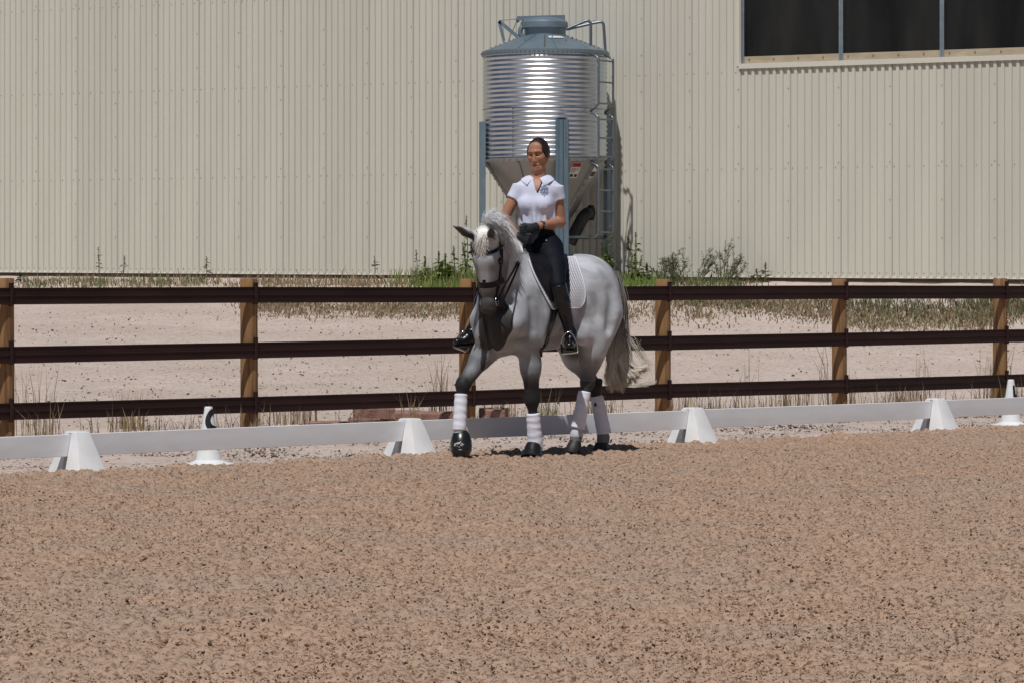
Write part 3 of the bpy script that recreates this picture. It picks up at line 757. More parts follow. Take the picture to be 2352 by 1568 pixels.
sharp(build('stand_half', stand_half(1), M_STAND, st0), 30); sharp(build('stand_half', stand_half(-1), M_STAND, st0), 30)
mb = MB(); mb.loft([[R3 * a + E3 * c + (0, 0, z) for a, c in [(-w_, -v_), (w_, -v_), (w_, v_), (-w_, v_)]] for z, w_, v_ in ((0.305, 0.066, 0.060), (0.319, 0.064, 0.058), (0.3225, 0.056, 0.050))])
sharp(build('stand_cap', mb, M_STAND, st0), 50)
for i in range(4):
    s_ = st0 if i == 0 else copy_tree(st0)
    s_.location = Vector(sp(i)); s_['label'] = labels[i]
rlab = ['white arena rail board running out of the frame at far left', 'white arena rail board in front of the S cone',
        'white arena rail board behind the horse\'s legs', 'white arena rail board right of the tail, between two stands', 'white arena rail board in front of the H cone']
for i in range(-1, 4):
    a, b = sp(i) + E3 * 0.002, sp(i + 1) - E3 * 0.002
    pr = [(-0.017, -0.084), (0.013, -0.084), (0.016, -0.081), (0.0175, -0.03), (0.0178, 0.0), (0.0172, 0.03), (0.016, 0.081), (0.013, 0.084), (-0.017, 0.084)]
    mb = MB(); zz = 0.215; mb.extrude(pr, a + (0, 0, zz + 0.003 * math.sin(i)), b + (0, 0, zz + 0.003 * math.cos(i * 2)), R3, (0, 0, 1))
    tag(sharp(build('arena_rail', mb, M_PVC, origin=a), 20), rlab[i + 1], 'arena rail', 'boards of the arena rail')
cone_prof = [(0.205, 0.0), (0.207, 0.008), (0.16, 0.018), (0.125, 0.030), (0.108, 0.040), (0.104, 0.052), (0.092, 0.115), (0.090, 0.120), (0.086, 0.150), (0.076, 0.205), (0.0555, 0.32), (0.0345, 0.455), (0.0325, 0.468), (0.028, 0.474)]
def cone_r(z): return float(np.interp(z, [p[1] for p in cone_prof][5:], [p[0] for p in cone_prof][5:]))
def letter_cone(px, Y, strokes, label, az):
    c = np.array(((px - CX) / FPX * Y, Y, -0.035)); t = thing('letter_cone', label, 'marker cone', c, 'letter cones along the arena rail')
    mb = MB(); mb.lathe(cone_prof, c, 48); sharp(build('cone', mb, M_STAND, t), 30)
    mb = MB()
    for path, wd in strokes:
        v2, q = stroke2d(path, wd); v3 = []
        for u, v in v2:
            r = cone_r(v) + 0.0025; a = math.radians(az) + u / 0.056
            v3.append(c + (math.sin(a) * r, -math.cos(a) * r, v))
        mb.add(v3, q)
    build('letter', mb, M_LETTER, t)
th = np.linspace(0, 1, 60)
def s_path(w_, z0, z1):
    hgt = z1 - z0; r = hgt / 4
    pts = [(w_ * math.cos(a), z1 - r + r * math.sin(a)) for a in np.linspace(math.radians(20), math.radians(270), 36)]
    pts += [(w_ * math.cos(a), z0 + r + r * math.sin(a)) for a in np.linspace(math.radians(90), math.radians(-160), 36)]
    return pts
letter_cone(479, 28.5, [(s_path(0.064, 0.155, 0.432), 0.050)], 'white plastic cone with a black letter S standing behind the rail at left', 64)
def vline(u, z0, z1): return [(u, z) for z in np.linspace(z0, z1, 14)]
letter_cone(2322, 36.0, [(vline(-0.042, 0.19, 0.415), 0.033), (vline(0.042, 0.19, 0.415), 0.033), ([(u, 0.305) for u in np.linspace(-0.042, 0.042, 14)], 0.036)],
            'white plastic cone with a black letter H standing behind the rail at far right', 75)

# ------------------------------------------------------------------ sandstone blocks by the fence
M_STONE = material('red sandstone', (0.27, 0.155, 0.125), 0.9, var=0.25, vscale=9, bump=0.8, bscale=35, rand=0.12)
def stone(x0, x1, y0, y1, Y, dep, label, rot=0.0, base=None):
    p0, p1 = P(x0, y1, Y), P(x1, y0, Y); L = p1[0] - p0[0]; H = p1[2] - p0[2]
    c = np.array(((p0[0] + p1[0]) / 2, Y + dep / 2, p0[2]))
    mb = MB(); nx_, nz_ = 9, 4; rings = []
    prof = [(-0.5, 0.04), (-0.5, 0.9), (-0.44, 1.0), (0.44, 1.0), (0.5, 0.9), (0.5, 0.04), (0.42, 0), (-0.42, 0)]
    for i in range(nx_):
        t = i / (nx_ - 1) - 0.5; s_ = 1 - 0.12 * (abs(t) > 0.49)
        rings.append([(t * L, a * dep * s_ * (1 + 0.15 * (random.random() - .5)), (b * H * (1 + 0.12 * (random.random() - .5))) if b > 0.5 else b * H) for a, b in prof])
    r3 = np.array(rings); cs, sn = math.cos(rot), math.sin(rot)
    X = r3[..., 0] * cs - r3[..., 1] * sn; Yy = r3[..., 0] * sn + r3[..., 1] * cs
    mb.loft(np.stack([X, Yy, r3[..., 2]], -1) + c)
    tag(build('stone_block', mb, M_STONE, origin=c), label, 'stone', 'sandstone blocks by the fence')
stone(811, 904, 936, 962, 35.2, 0.35, 'red sandstone block lying on top of the flat slabs under the bottom rail', 0.12)
stone(797, 872, 961, 984, 35.0, 0.4, 'flat pale red sandstone slab under the top block', 0.02)
stone(868, 903, 958, 984, 35.3, 0.3, 'small dark stone under the right end of the top block', -0.1)
stone(900, 1068, 945, 985, 35.5, 0.35, 'long low sandstone slab left of the middle fence post', 0.05)
stone(1104, 1164, 938, 985, 35.6, 0.3, 'upright sandstone block right of the middle fence post', -0.15)
stone(470, 535, 984, 1003, 32.6, 0.3, 'small flat red stone near the S cone', 0.1)
stone(700, 800, 968, 985, 34.6, 0.3, 'low sunken sandstone slab right of the second post', 0.05)

# ------------------------------------------------------------------ grass, weeds and brush
M_LEAF = material('weed leaves', (1, 1, 1), 0.6, attr='tint', spec=0.3)
def blades(name, base, length, width, lean, cols, label=None):
    n = len(base); th = RNG.random(n) * 2 * PI; d = np.stack([np.cos(th), np.sin(th), np.zeros(n)], 1)
    side = np.stack([np.ones(n), 0.3 * (RNG.random(n) - .5), np.zeros(n)], 1) * width[:, None] / 2
    mid = base + np.array((0, 0, 1)) * (length * 0.55)[:, None] + d * (length * lean * 0.25)[:, None]
    tip = base + np.array((0, 0, 1)) * (length * (1 - 0.3 * lean))[:, None] + d * (length * lean)[:, None]
    V = np.stack([base - side, base + side, mid + side * 0.8, mid - side * 0.8, tip], 1).reshape(-1, 3)
    o5 = np.arange(n)[:, None] * 5; F_ = [tuple(r) for r in np.concatenate([o5 + 0, o5 + 1, o5 + 2, o5 + 3], 1).tolist()] + [tuple(r) for r in np.concatenate([o5 + 3, o5 + 2, o5 + 4], 1).tolist()]
    cc = np.concatenate([np.repeat(cols, 5, 0), np.ones((n * 5, 1))], 1)
    return mesh_obj(name, V, F_, M_LEAF, cols=cc, kind='stuff')
STRAW = [(0.30, 0.22, 0.12), (0.24, 0.17, 0.09), (0.36, 0.28, 0.17), (0.16, 0.10, 0.06), (0.19, 0.15, 0.08)]
GREEN = [(0.10, 0.13, 0.04), (0.08, 0.11, 0.035), (0.15, 0.17, 0.06), (0.06, 0.085, 0.03)]
BROWN = [(0.25, 0.18, 0.11), (0.32, 0.245, 0.16), (0.20, 0.14, 0.085), (0.19, 0.155, 0.085)]
GB, GL, GWd, GLn, GC = [], [], [], [], []
def patch_grass(x0, x1, y0, y1, n, h, cols, wd=0.012, lean=0.5, tail=2.0):
    if 688 < y0 < 740: h *= 0.75; lean = 1.15; wd *= 1.3
    k = max(3, n // 30); cx_ = lerp(x0, x1, RNG.random(k)); cy_ = lerp(y0, y1, RNG.random(k))
    for a, b in zip(cx_, cy_):
        g = G(a, b); m = 30; spread = 0.10 + 0.25 * random.random()
        q = np.stack([g[0] + RNG.normal(0, spread, m), g[1] + RNG.normal(0, spread * 2.2, m)], 1)
        z = ground_z(q[:, 0], q[:, 1]) - 0.01
        GB.append(np.column_stack([q, z])); GL.append(h * (0.35 + RNG.random(m) ** tail) * (0.6 + 0.8 * random.random()))
        GWd.append(np.full(m, wd) * (0.6 + 0.8 * RNG.random(m))); GLn.append(lean * RNG.random(m)); GC.append(palette(m, cols, 0.3))
# along the barn
patch_grass(30, 1000, 644, 660, 1300, 0.16, BROWN + GREEN[:1], 0.013, tail=3)
patch_grass(60, 480, 648, 660, 700, 0.15, GREEN + BROWN[:2], 0.014)
patch_grass(600, 950, 647, 660, 900, 0.17, BROWN, 0.013, tail=3)
patch_grass(600, 1070, 692, 728, 3380, 0.121, BROWN, 0.012)
patch_grass(595, 720, 694, 716, 910, 0.132, BROWN[:3], 0.012)
patch_grass(850, 1060, 700, 730, 1170, 0.110, BROWN + GREEN[:1], 0.012)
patch_grass(950, 1090, 636, 660, 1900, 0.24, [(0.12, 0.17, 0.035), (0.17, 0.2, 0.05), (0.08, 0.12, 0.03), (0.2, 0.19, 0.06)], 0.016)
patch_grass(1430, 1510, 640, 660, 1100, 0.20, [(0.12, 0.19, 0.035), (0.17, 0.22, 0.05), (0.08, 0.12, 0.03)], 0.016)
patch_grass(1545, 1700, 640, 660, 700, 0.18, GREEN + BROWN[:1], 0.014)
patch_grass(1440, 1520, 690, 740, 455, 0.121, BROWN, 0.012)
patch_grass(1560, 1740, 690, 702, 1560, 0.121, GREEN[:2] + BROWN, 0.012)
patch_grass(1640, 1905, 692, 712, 2210, 0.121, BROWN + GREEN[3:], 0.012)
patch_grass(1780, 1910, 695, 735, 780, 0.110, BROWN, 0.012)
patch_grass(1940, 2300, 712, 752, 4200, 0.125, BROWN + BROWN[:2] + GREEN[:1], 0.012)
patch_grass(1950, 2352, 700, 726, 1500, 0.30, [(0.07, 0.085, 0.04), (0.1, 0.11, 0.05), (0.14, 0.11, 0.06)], 0.010, tail=4)
patch_grass(2230, 2352, 700, 735, 500, 0.3, GREEN[:2] + BROWN, 0.016)
patch_grass(1545, 1640, 720, 745, 160, 0.2, BROWN, 0.016)
# straw along the fence line and the apron
for i in range(120):
    u = random.random() * 15 - 0.6; d = random.gauss(0.0, 0.35)
    q0 = FA + FE * u - FN * d; m = random.choice((6, 12, 25, 45)); sp_ = 0.05 + 0.12 * random.random()
    q = q0 + RNG.normal(0, sp_, (m, 2)); z = ground_z(q[:, 0], q[:, 1]) - 0.01
    GB.append(np.column_stack([q, z])); GL.append((0.06 + 0.32 * RNG.random(m) ** 2.2) * (0.5 + 0.9 * random.random())); GWd.append(np.full(m, 0.0065)); GLn.append(0.55 * RNG.random(m))
    GC.append(palette(m, STRAW if random.random() < (0.85 if u < 6 else 0.6) else GREEN + STRAW[3:], 0.3))
for px, pb, n_, h in ((80, 1000, 26, 0.75), (300, 985, 40, 0.42), (285, 985, 25, 0.3), (1020, 975, 22, 0.85), (1000, 975, 16, 0.7), (1340, 960, 22, 0.3), (1150, 965, 30, 0.35), (1800, 945, 40, 0.35), (1835, 945, 30, 0.4), (2085, 930, 50, 0.33), (2290, 925, 26, 0.75), (2275, 925, 18, 0.6), (1900, 935, 10, 0.95), (1960, 930, 14, 0.5), (1715, 945, 8, 0.8), (710, 975, 25, 0.32), (660, 975, 35, 0.3), (1570, 950, 30, 0.35), (880, 960, 14, 0.3), (2120, 928, 10, 0.75)):
    g = G(px, pb); q = g[:2] + RNG.normal(0, 0.06 + 0.05 * (n_ > 25), (n_, 2)); z = ground_z(q[:, 0], q[:, 1]) - 0.01
    GB.append(np.column_stack([q, z])); GL.append(h * (0.5 + 0.6 * RNG.random(n_))); GWd.append(np.full(n_, 0.0075)); GLn.append(0.28 * RNG.random(n_)); GC.append(palette(n_, STRAW, 0.3))
cc = np.vstack(GC)
blades('grass', np.vstack(GB), np.concatenate(GL), np.concatenate(GWd), np.concatenate(GLn), cc)

M_STEM = material('weed stems', (0.13, 0.135, 0.075), 0.7, var=0.3, vscale=30)
def weed(px, py_top, py_base, label, kind, Yadd=0.0, lean=0.0, seed=0):
    """one upright plant: stem, leaves and a seed spike"""
    rd = random.Random(seed); g = G(px, py_base); Y = g[1]
    H = (py_base - py_top) / FPX * Y; t = thing('weed', label, 'weed', g, 'tall weeds along the barn')
    sm, lf = MB(), MB()
    def leaf(p, d, L, wd, col):
        d = nrm(d); s_ = nrm(np.cross(d, (rd.random() - .5, rd.random() - .5, 1.0))) * wd / 2; m = p + d * L * 0.45 + (0, 0, 0.08 * L)
        lf.add([p, m + s_, p + d * L - (0, 0, 0.15 * L), m - s_], [(0, 1, 2, 3)], col)
    pal = {'green': [(0.16, 0.24, 0.05), (0.23, 0.31, 0.07), (0.10, 0.16, 0.035), (0.29, 0.32, 0.09)], 'dull': [(0.07, 0.09, 0.035), (0.10, 0.12, 0.05), (0.05, 0.07, 0.03)], 'straw': [(0.2, 0.18, 0.09), (0.15, 0.14, 0.07)]}[kind]
    stems = [(0, 1.0)] + ([(rd.uniform(-.12, .12), rd.uniform(0.4, 0.75)) for _ in range(3)] if kind == 'green' else [])
    for off, hf in stems:
        top = g + np.array((off + lean * H * hf, rd.uniform(-.1, .1), H * hf)); b = g + np.array((off * 0.3, 0, -0.02))
        pts = catmull([b, lerp(b, top, 0.5) + (rd.uniform(-.03, .03) * H, 0, 0), top], 10)
        sm.tube(pts, np.linspace(0.012, 0.004, 10), 5)
        nl = int(44 * hf * (1.0 if kind == 'green' else 0.4))
        for k in range(nl):
            f = rd.random() ** 1.1 * 0.8; p = pts[int(f * 9)]; a = rd.uniform(0, 2 * PI)
            leaf(p, (math.cos(a), math.sin(a), rd.uniform(-.3, .5)), (0.20 - 0.12 * f) * rd.uniform(.6, 1.2), 0.062 * (1 - 0.5 * f), rd.choice(pal))
        for k in range(int(70 * hf) if kind != 'straw' else 24):       # seed spike
            f = rd.uniform(0.62, 1.0); p = b + (top - b) * f; a = rd.uniform(0, 2 * PI)
            leaf(p, (math.cos(a), math.sin(a), rd.uniform(.3, 1.6)), 0.055 * rd.uniform(.5, 1.2) * (1.3 - f * 0.6), 0.026, rd.choice(pal))
    build('stem', sm, M_STEM, t); build('leaves', lf, M_LEAF, t, cols=True, kind='stuff')
for i, a in enumerate([
    (1071, 494, 648, 'tall green weed with a dark seed spike behind the horse\'s ear', 'green'),
    (1042, 565, 655, 'green spiked weed just left of the horse\'s face', 'green'),
    (1008, 578, 656, 'bushy green weed in the middle of the clump left of the horse', 'green'),
    (1023, 585, 656, 'yellow green weed between the two spiked weeds left of the horse', 'green'),
    (976, 590, 656, 'low dark green weed at the left end of the clump by the barn', 'green'),
    (956, 575, 652, 'thin pale stalk with one seed head left of the green clump', 'straw'),
    (1402, 520, 652, 'bright green weed in front of the bin ladder', 'green'),
    (1383, 560, 652, 'slim green weed behind the horse\'s rump', 'green'),
    (1460, 535, 655, 'leafy green weed with one tall spike right of the bin', 'green'),
    (1443, 532, 652, 'thin dark weed in the bin\'s shadow', 'dull'),
    (1485, 605, 652, 'short dark weed right of the leafy weed', 'dull'),
    (227, 570, 648, 'single dry stalk against the barn at far left', 'straw'),
    (285, 588, 648, 'pair of short dry stalks against the left barn wall', 'straw'),
    (475, 590, 650, 'dry branching stalk left of the second fence post', 'straw'),
    (860, 590, 652, 'dry stalk midway along the barn wall', 'straw'),
    (1757, 603, 650, 'yellow spiked stalk right of the bushes', 'straw'),
    (1738, 618, 650, 'short pale stalk beside the yellow one', 'straw'),
    (1852, 605, 648, 'small dry stalk alone at the right of the barn base', 'straw'),
    (48, 628, 652, 'small dark green weed at the left end of the barn base', 'dull')]):
    weed(*a, seed=i + 3)
def bush(px, py_top, py_base, halfw, label, seed):
    rd = random.Random(seed); g = G(px, py_base); k = g[1] / FPX; H = (py_base - py_top) * k; W = halfw * k
    t = thing('bush', label, 'bush', g, 'spindly bushes by the barn'); sm, lf = MB(), MB()
    pal = [(0.075, 0.10, 0.045), (0.10, 0.13, 0.06), (0.055, 0.075, 0.035), (0.13, 0.15, 0.08)]
    def twig(p, d, L, r, lev):
        d = nrm(d); q = p + d * L; m = lerp(p, q, 0.5) + np.array((rd.uniform(-1, 1), rd.uniform(-1, 1), 0)) * L * 0.06
        pts = catmull([p, m, q], 5); sm.tube(pts, np.linspace(r, r * 0.5, 5), 4)
        for _ in range(4 if lev else 2):
            f = rd.random(); c = pts[int(f * 4)]; a = rd.uniform(0, 2 * PI); e = nrm((math.cos(a), math.sin(a), rd.uniform(-.2, .9)))
            s_ = nrm(np.cross(e, (0.3, 0.5, 0.8))) * 0.006; LL = rd.uniform(0.03, 0.08)
            lf.add([c, c + e * LL * .5 + s_, c + e * LL, c + e * LL * .5 - s_], [(0, 1, 2, 3)], rd.choice(pal))
        if lev < 2:
            for _ in range(6 if lev == 0 else 2):
                f = rd.uniform(0.25, 0.95); c = lerp(p, q, f); a = rd.uniform(0, 2 * PI)
                twig(c, d * 1.1 + np.array((math.cos(a), math.sin(a), 0.35)) * 0.75, L * rd.uniform(0.16, 0.36), r * 0.6, lev + 1)
    for i in range(9):
        a = rd.uniform(-1, 1); hh = 1 - 0.55 * abs(a) ** 1.4
        top = np.array((a * W, rd.uniform(-.4, .4), H * hh * rd.uniform(0.7, 1.02))); twig(g + np.array((a * W * 0.35, rd.uniform(-.15, .15), -0.02)), top, np.linalg.norm(top), 0.0085, 0)
    build('stems', sm, M_STEM, t, kind='stuff'); build('foliage', lf, M_LEAF, t, cols=True, kind='stuff')
bush(1538, 560, 655, 28, 'spindly grey green bush nearest the fence post, leftmost of three', 31)
bush(1588, 532, 655, 42, 'tallest spindly grey green bush in the middle of three', 32)
bush(1658, 540, 655, 44, 'dark spindly bush at the right end of three', 33)
# ------------------------------------------------------------------ horse: a (forward), l (to its left), z measured from the ground point below its middle
OX, OY, HC = 0.33, 29.25, math.sqrt(0.5)
def HW(p):
    p = np.asarray(p, float)
    return np.stack([OX - HC * p[..., 0] + HC * p[..., 1], OY - HC * p[..., 0] - HC * p[..., 1], p[..., 2]], -1)
def HD(v):      # world direction -> horse frame
    v = np.asarray(v, float); return np.stack([-HC * v[..., 0] - HC * v[..., 1], HC * v[..., 0] - HC * v[..., 1], v[..., 2]], -1)
def WH(p):
    p = np.asarray(p, float) - np.array((OX, OY, 0)); return HD(p)
def HP(px, py, l):
    u = (px - CX) / FPX; a = (OX + HC * l + u * HC * l - u * OY) / (HC * (1 - u)); Y = OY - HC * a - HC * l
    return np.array((a, l, CAMH - (py - CY) / FPX * Y))
POLL = np.array((0.99, 0.20, 1.83))
hF = nrm(HD(np.array((-0.36, -0.93, -0.10)))); hU = np.array((0, 0, 1.0)); hU = nrm(hU - hF * hF[2]); hS = np.cross(hU, hF)   # face normal, up along the face, horse's left
def hd(f, s, t): return POLL + hF * f + hS * s - hU * t
HR = np.array([hF, hS, hU])
KNEE_R, FET_R, TOE_R = HP(1063, 884, -.15), HP(1056, 992, -.14), HP(1061, 1030, -.14)
KNEE_L, FET_L, TOE_L = HP(1222, 916, .13), HP(1228, 1016, .12), HP(1223, 1040, .12)
HOCK_L, HFET_L, HTOE_L = HP(1349, 877, .13), HP(1324, 998, .10), HP(1319, 1032, .10)
HOCK_R, HFET_R, HTOE_R = HP(1366, 889, -.12), HP(1386, 1004, -.06), HP(1381, 1030, -.05)

hf = Field((-1.15, -0.52, -0.02), (1.30, 0.55, 2.12), 0.0105)
lat = ((0, 1, 0), 1.45)
# trunk
hf.ell((0.14, 0, 1.25), (0.62, 0.29, 0.37), k=0.08)
hf.ell((0.50, 0, 1.22), (0.29, 0.235, 0.33), k=0.10)
hf.ell((-0.22, 0, 1.28), (0.40, 0.265, 0.31), k=0.10)
hf.cone((0.40, 0, 1.58), (0.05, 0, 1.50), 0.085, 0.14, k=0.12)
hf.cone((0.10, 0, 1.50), (-0.40, 0, 1.50), 0.13, 0.155, k=0.12)
for s in (-1, 1):
    hf.ell((-0.37, s * 0.125, 1.37), (0.28, 0.165, 0.275), k=0.09)                # croup
    hf.ell((-0.445, s * 0.14, 1.20), (0.18, 0.135, 0.27), k=0.08)                  # buttock
    hf.ell((-0.32, s * 0.185, 1.17), (0.18, 0.11, 0.27), k=0.07)                  # thigh
    hf.ell((-0.30, s * 0.215, 1.47), (0.11, 0.06, 0.09), k=0.07)                  # point of hip
    hf.cone((0.38, s * 0.13, 1.52), (0.60, s * 0.18, 1.14), 0.10, 0.115, k=0.08, flat=((0, 1, 0), 1.2))   # shoulder blade
    hf.ball((0.63, s * 0.165, 1.12), 0.105, k=0.07)
    hf.ell((0.44, s * 0.185, 1.10), (0.15, 0.085, 0.17), k=0.06)                  # upper arm
    hf.ell((0.70, s * 0.085, 1.07), (0.10, 0.10, 0.15), k=0.06)                   # pectorals
hf.ball((0.60, 0, 0.97), 0.13, k=0.10)
hf.ell((-0.36, 0, 1.49), (0.28, 0.17, 0.17), k=0.12)
hf.cone((-0.50, 0, 1.54), (-0.65, 0.01, 1.46), 0.085, 0.05, k=0.08)               # dock
# neck
NK = [(0.46, 0.0, 1.42), (0.62, 0.03, 1.60), (0.80, 0.09, 1.74), (0.93, 0.165, 1.795)]
hf.chain(NK, [0.285, 0.215, 0.165, 0.115], k=0.10, flat=lat)
CREST = catmull([(0.30, 0.0, 1.665), (0.45, 0.0, 1.765), (0.60, 0.03, 1.845), (0.76, 0.085, 1.895), (0.90, 0.15, 1.905), (0.985, 0.195, 1.862)], 40)
for i in range(0, 36, 5): hf.cone(CREST[i] - (0, 0, 0.055), CREST[min(i + 5, 39)] - (0, 0, 0.055), 0.052, 0.052, k=0.06)
hf.cone((0.66, 0.0, 1.30), (0.93, 0.16, 1.62), 0.10, 0.055, k=0.08)               # windpipe edge
# head
hf.cone(hd(-0.075, 0, 0.03), hd(-0.045, 0, 0.20), 0.085, 0.095, k=0.04, flat=(hS, 0.92))
hf.cone(hd(-0.045, 0, 0.20), hd(-0.045, 0, 0.54), 0.090, 0.050, k=0.04)
hf.cone(hd(-0.035, 0, 0.16), hd(-0.012, 0, 0.40), 0.058, 0.040, k=0.05)           # flat of the face
for s in (-1, 1):
    hf.ell(hd(-0.155, s * 0.050, 0.27), (0.105, 0.045, 0.135), HR, k=0.04)        # jowl
    hf.cone(hd(-0.135, s * 0.035, 0.36), hd(-0.085, s * 0.02, 0.60), 0.05, 0.035, k=0.04)
    hf.cone(hd(-0.020, s * 0.082, 0.165), hd(-0.050, s * 0.104, 0.180), 0.016, 0.015, k=0.03)   # brow
    hf.cone(hd(-0.035, s * 0.088, 0.235), hd(-0.055, s * 0.058, 0.40), 0.018, 0.012, k=0.03)     # facial crest
    hf.cone(hd(-0.03, s * 0.030, 0.555), hd(-0.035, s * 0.042, 0.600), 0.030, 0.030, k=0.03)     # nostril wing
    hf.ball(hd(-0.052, s * 0.112, 0.212), 0.021, k=0.012, op='s')
    hf.cone(hd(0.000, s * 0.034, 0.580), hd(-0.018, s * 0.062, 0.608), 0.011, 0.013, k=0.012, op='s')
hf.ell(hd(-0.045, 0, 0.600), (0.050, 0.055, 0.048), HR, k=0.03)
hf.ball(hd(-0.095, 0, 0.625), 0.036, k=0.03)
hf.cone(hd(-0.02, -0.05, 0.645), hd(-0.02, 0.05, 0.645), 0.010, 0.010, k=0.012, op='s')
# ears
earL, earLt = hd(-0.028, 0.078, 0.035), WH(P(1126, 524, 28.22))
earR, earRt = hd(-0.065, -0.080, 0.02), WH(P(1039, 519, 28.30))
for b, t_, face in ((earL, earLt, hF), (earR, earRt, HD(np.array((0.3, -0.35, -0.9))))):
    d = t_ - b; face = nrm(face - nrm(d) * np.dot(face, nrm(d))); sd = np.cross(nrm(d), face)
    hf.cone(b, b + d * 0.48, 0.038, 0.045, k=0.03, flat=(face, 1.25)); hf.cone(b + d * 0.48, t_, 0.045, 0.006, k=0.01, flat=(face, 1.25))
    hf.cone(b + d * 0.22 + face * 0.030, b + d * 0.80 + face * 0.016, 0.024, 0.010, k=0.012, op='s', flat=(sd, 0.9))
# forelegs
hf.cone((0.50, -0.16, 1.00), lerp(np.array((0.50, -.16, 1.0)), KNEE_R, 0.45), 0.125, 0.088, k=0.10)
hf.cone(lerp(np.array((0.50, -.16, 1.0)), KNEE_R, 0.40), KNEE_R, 0.088, 0.052, k=0.05)
hf.cone((0.42, 0.155, 0.98), lerp(np.array((0.42, .155, 0.98)), KNEE_L, 0.5), 0.105, 0.078, k=0.10)
hf.cone(lerp(np.array((0.42, .155, 0.98)), KNEE_L, 0.45), KNEE_L, 0.080, 0.054, k=0.05)
def lower(knee, fet, toe, rk, rc, rf, rh):
    d = nrm(fet - knee)
    hf.ell(knee, (rk * 1.02, rk, rk * 1.35), k=0.035)
    hf.cone(knee + d * 0.05, fet, rc, rc * 0.95, k=0.03); hf.ball(fet, rf, k=0.03)
    hf.cone(fet, toe, rf * 0.85, rh, k=0.03)
lower(KNEE_R, FET_R, TOE_R, 0.058, 0.037, 0.046, 0.05)
lower(KNEE_L, FET_L, TOE_L, 0.062, 0.039, 0.047, 0.05)
# hind legs
ST_L, ST_R = np.array((-0.33, 0.20, 1.06)), np.array((-0.36, -0.19, 1.03))
hf.cone((-0.44, 0.17, 1.20), lerp(ST_L, HOCK_L, 0.35), 0.17, 0.115, k=0.08)
hf.cone(ST_L, lerp(ST_L, HOCK_L, 0.6), 0.12, 0.085, k=0.07); hf.cone(lerp(ST_L, HOCK_L, 0.5), HOCK_L, 0.090, 0.050, k=0.05)
hf.cone((-0.44, -0.17, 1.20), lerp(ST_R, HOCK_R, 0.4), 0.165, 0.115, k=0.08)
gm = HP(1326, 822, -.17); hf.cone(ST_R, gm, 0.12, 0.105, k=0.07); hf.cone(gm, HOCK_R, 0.098, 0.052, k=0.05)
lower(HOCK_L, HFET_L, HTOE_L, 0.056, 0.040, 0.050, 0.05); lower(HOCK_R, HFET_R, HTOE_R, 0.056, 0.040, 0.050, 0.05)
hf.cone(HOCK_L, HOCK_L + (-0.06, 0, 0.05), 0.045, 0.03, k=0.03); hf.cone(HOCK_R, HOCK_R + (-0.06, 0, 0.05), 0.045, 0.03, k=0.03)
# muscle grooves
for s in (-1, 1):
    hf.ell((0.36, s * 0.215, 1.13), (0.10, 0.055, 0.13), k=0.05)                  # triceps
    hf.cone((0.22, s * 0.335, 1.40), (0.27, s * 0.325, 1.02), 0.040, 0.035, k=0.07, op='s')
    hf.cone((0.52, s * 0.285, 1.30), (0.50, s * 0.30, 1.06), 0.020, 0.020, k=0.05, op='s')
    hf.cone((0.84, 0.10 + s * 0.085, 1.58), (0.66, 0.03 + s * 0.14, 1.28), 0.016, 0.022, k=0.05, op='s')
    hf.cone((-0.40, s * 0.345, 1.36), (-0.36, s * 0.330, 1.06), 0.020, 0.022, k=0.08, op='s')
    hf.ell((-0.14, s * 0.23, 1.02), (0.10, 0.06, 0.10), k=0.06)                   # stifle
hf.cone((0.78, 0.0, 1.16), (0.74, 0.0, 0.90), 0.022, 0.03, k=0.06, op='s')
for s in (-1, 1): hf.cone((-0.07, s * 0.345, 1.44), (-0.03, s * 0.315, 1.08), 0.045, 0.035, k=0.07, op='s')
HV, HQ = hf.mesh(); HV = relax(HV, HQ, 2, 0.5)
_n = vnormals(HV, HQ); _b = sstep(0.5, 0.8, HV[:, 2]) * (HV[:, 0] < 0.75)
HV = HV + _n * (_b * (0.007 * vnoise(HV[:, 0] * 5 + HV[:, 1] * 4, HV[:, 2] * 3.5, 91) + 0.0035 * vnoise(HV[:, 0] * 14 + HV[:, 1] * 11, HV[:, 2] * 8, 92)))[:, None]
# soft folds in the skin of neck, shoulder and flank
def vn3(p, s, sd): return vnoise(p[:, 0] * s + p[:, 1] * s * 0.7, p[:, 2] * s + p[:, 1] * s * 0.4, sd)
a_, l_, z_ = HV.T
near = (vn3(HV, 9, 61) * 0.5 + vn3(HV, 21, 62) * 0.25)
# coat: pale grey with darker legs, muzzle and dapples, with some shade painted in
hfp = (HV - POLL) @ HR.T; mz = -hfp[:, 2]
ishead = (np.abs(hfp[:, 1]) < 0.16) & (hfp[:, 0] > -0.26) & (mz > -0.02) & (a_ > 0.7)
body = np.array((0.53, 0.555, 0.595)); dark = np.array((0.020, 0.019, 0.020)); mid = np.array((0.20, 0.19, 0.19))
C = np.tile(body, (len(HV), 1))
dap = sstep(0.05, 0.35, vn3(HV, 13, 63)) * sstep(-0.2, 0.3, vn3(HV, 3.1, 64))
C *= (1 - 0.18 * dap)[:, None] * (1 - 0.36 * sstep(0.02, 0.3, vn3(HV, 4.2, 71)) - 0.12 * sstep(0.0, 0.3, vn3(HV, 17, 73)) - 0.16 * sstep(0.05, 0.3, vn3(HV, 8.5, 72)))[:, None] * (1 + 0.12 * vn3(HV, 5, 65))[:, None]
def segd(p, a, b):
    ba = b - a; t = np.clip(((p - a) @ ba) / (ba @ ba), 0, 1); return np.linalg.norm(p - a - t[:, None] * ba, axis=1), t
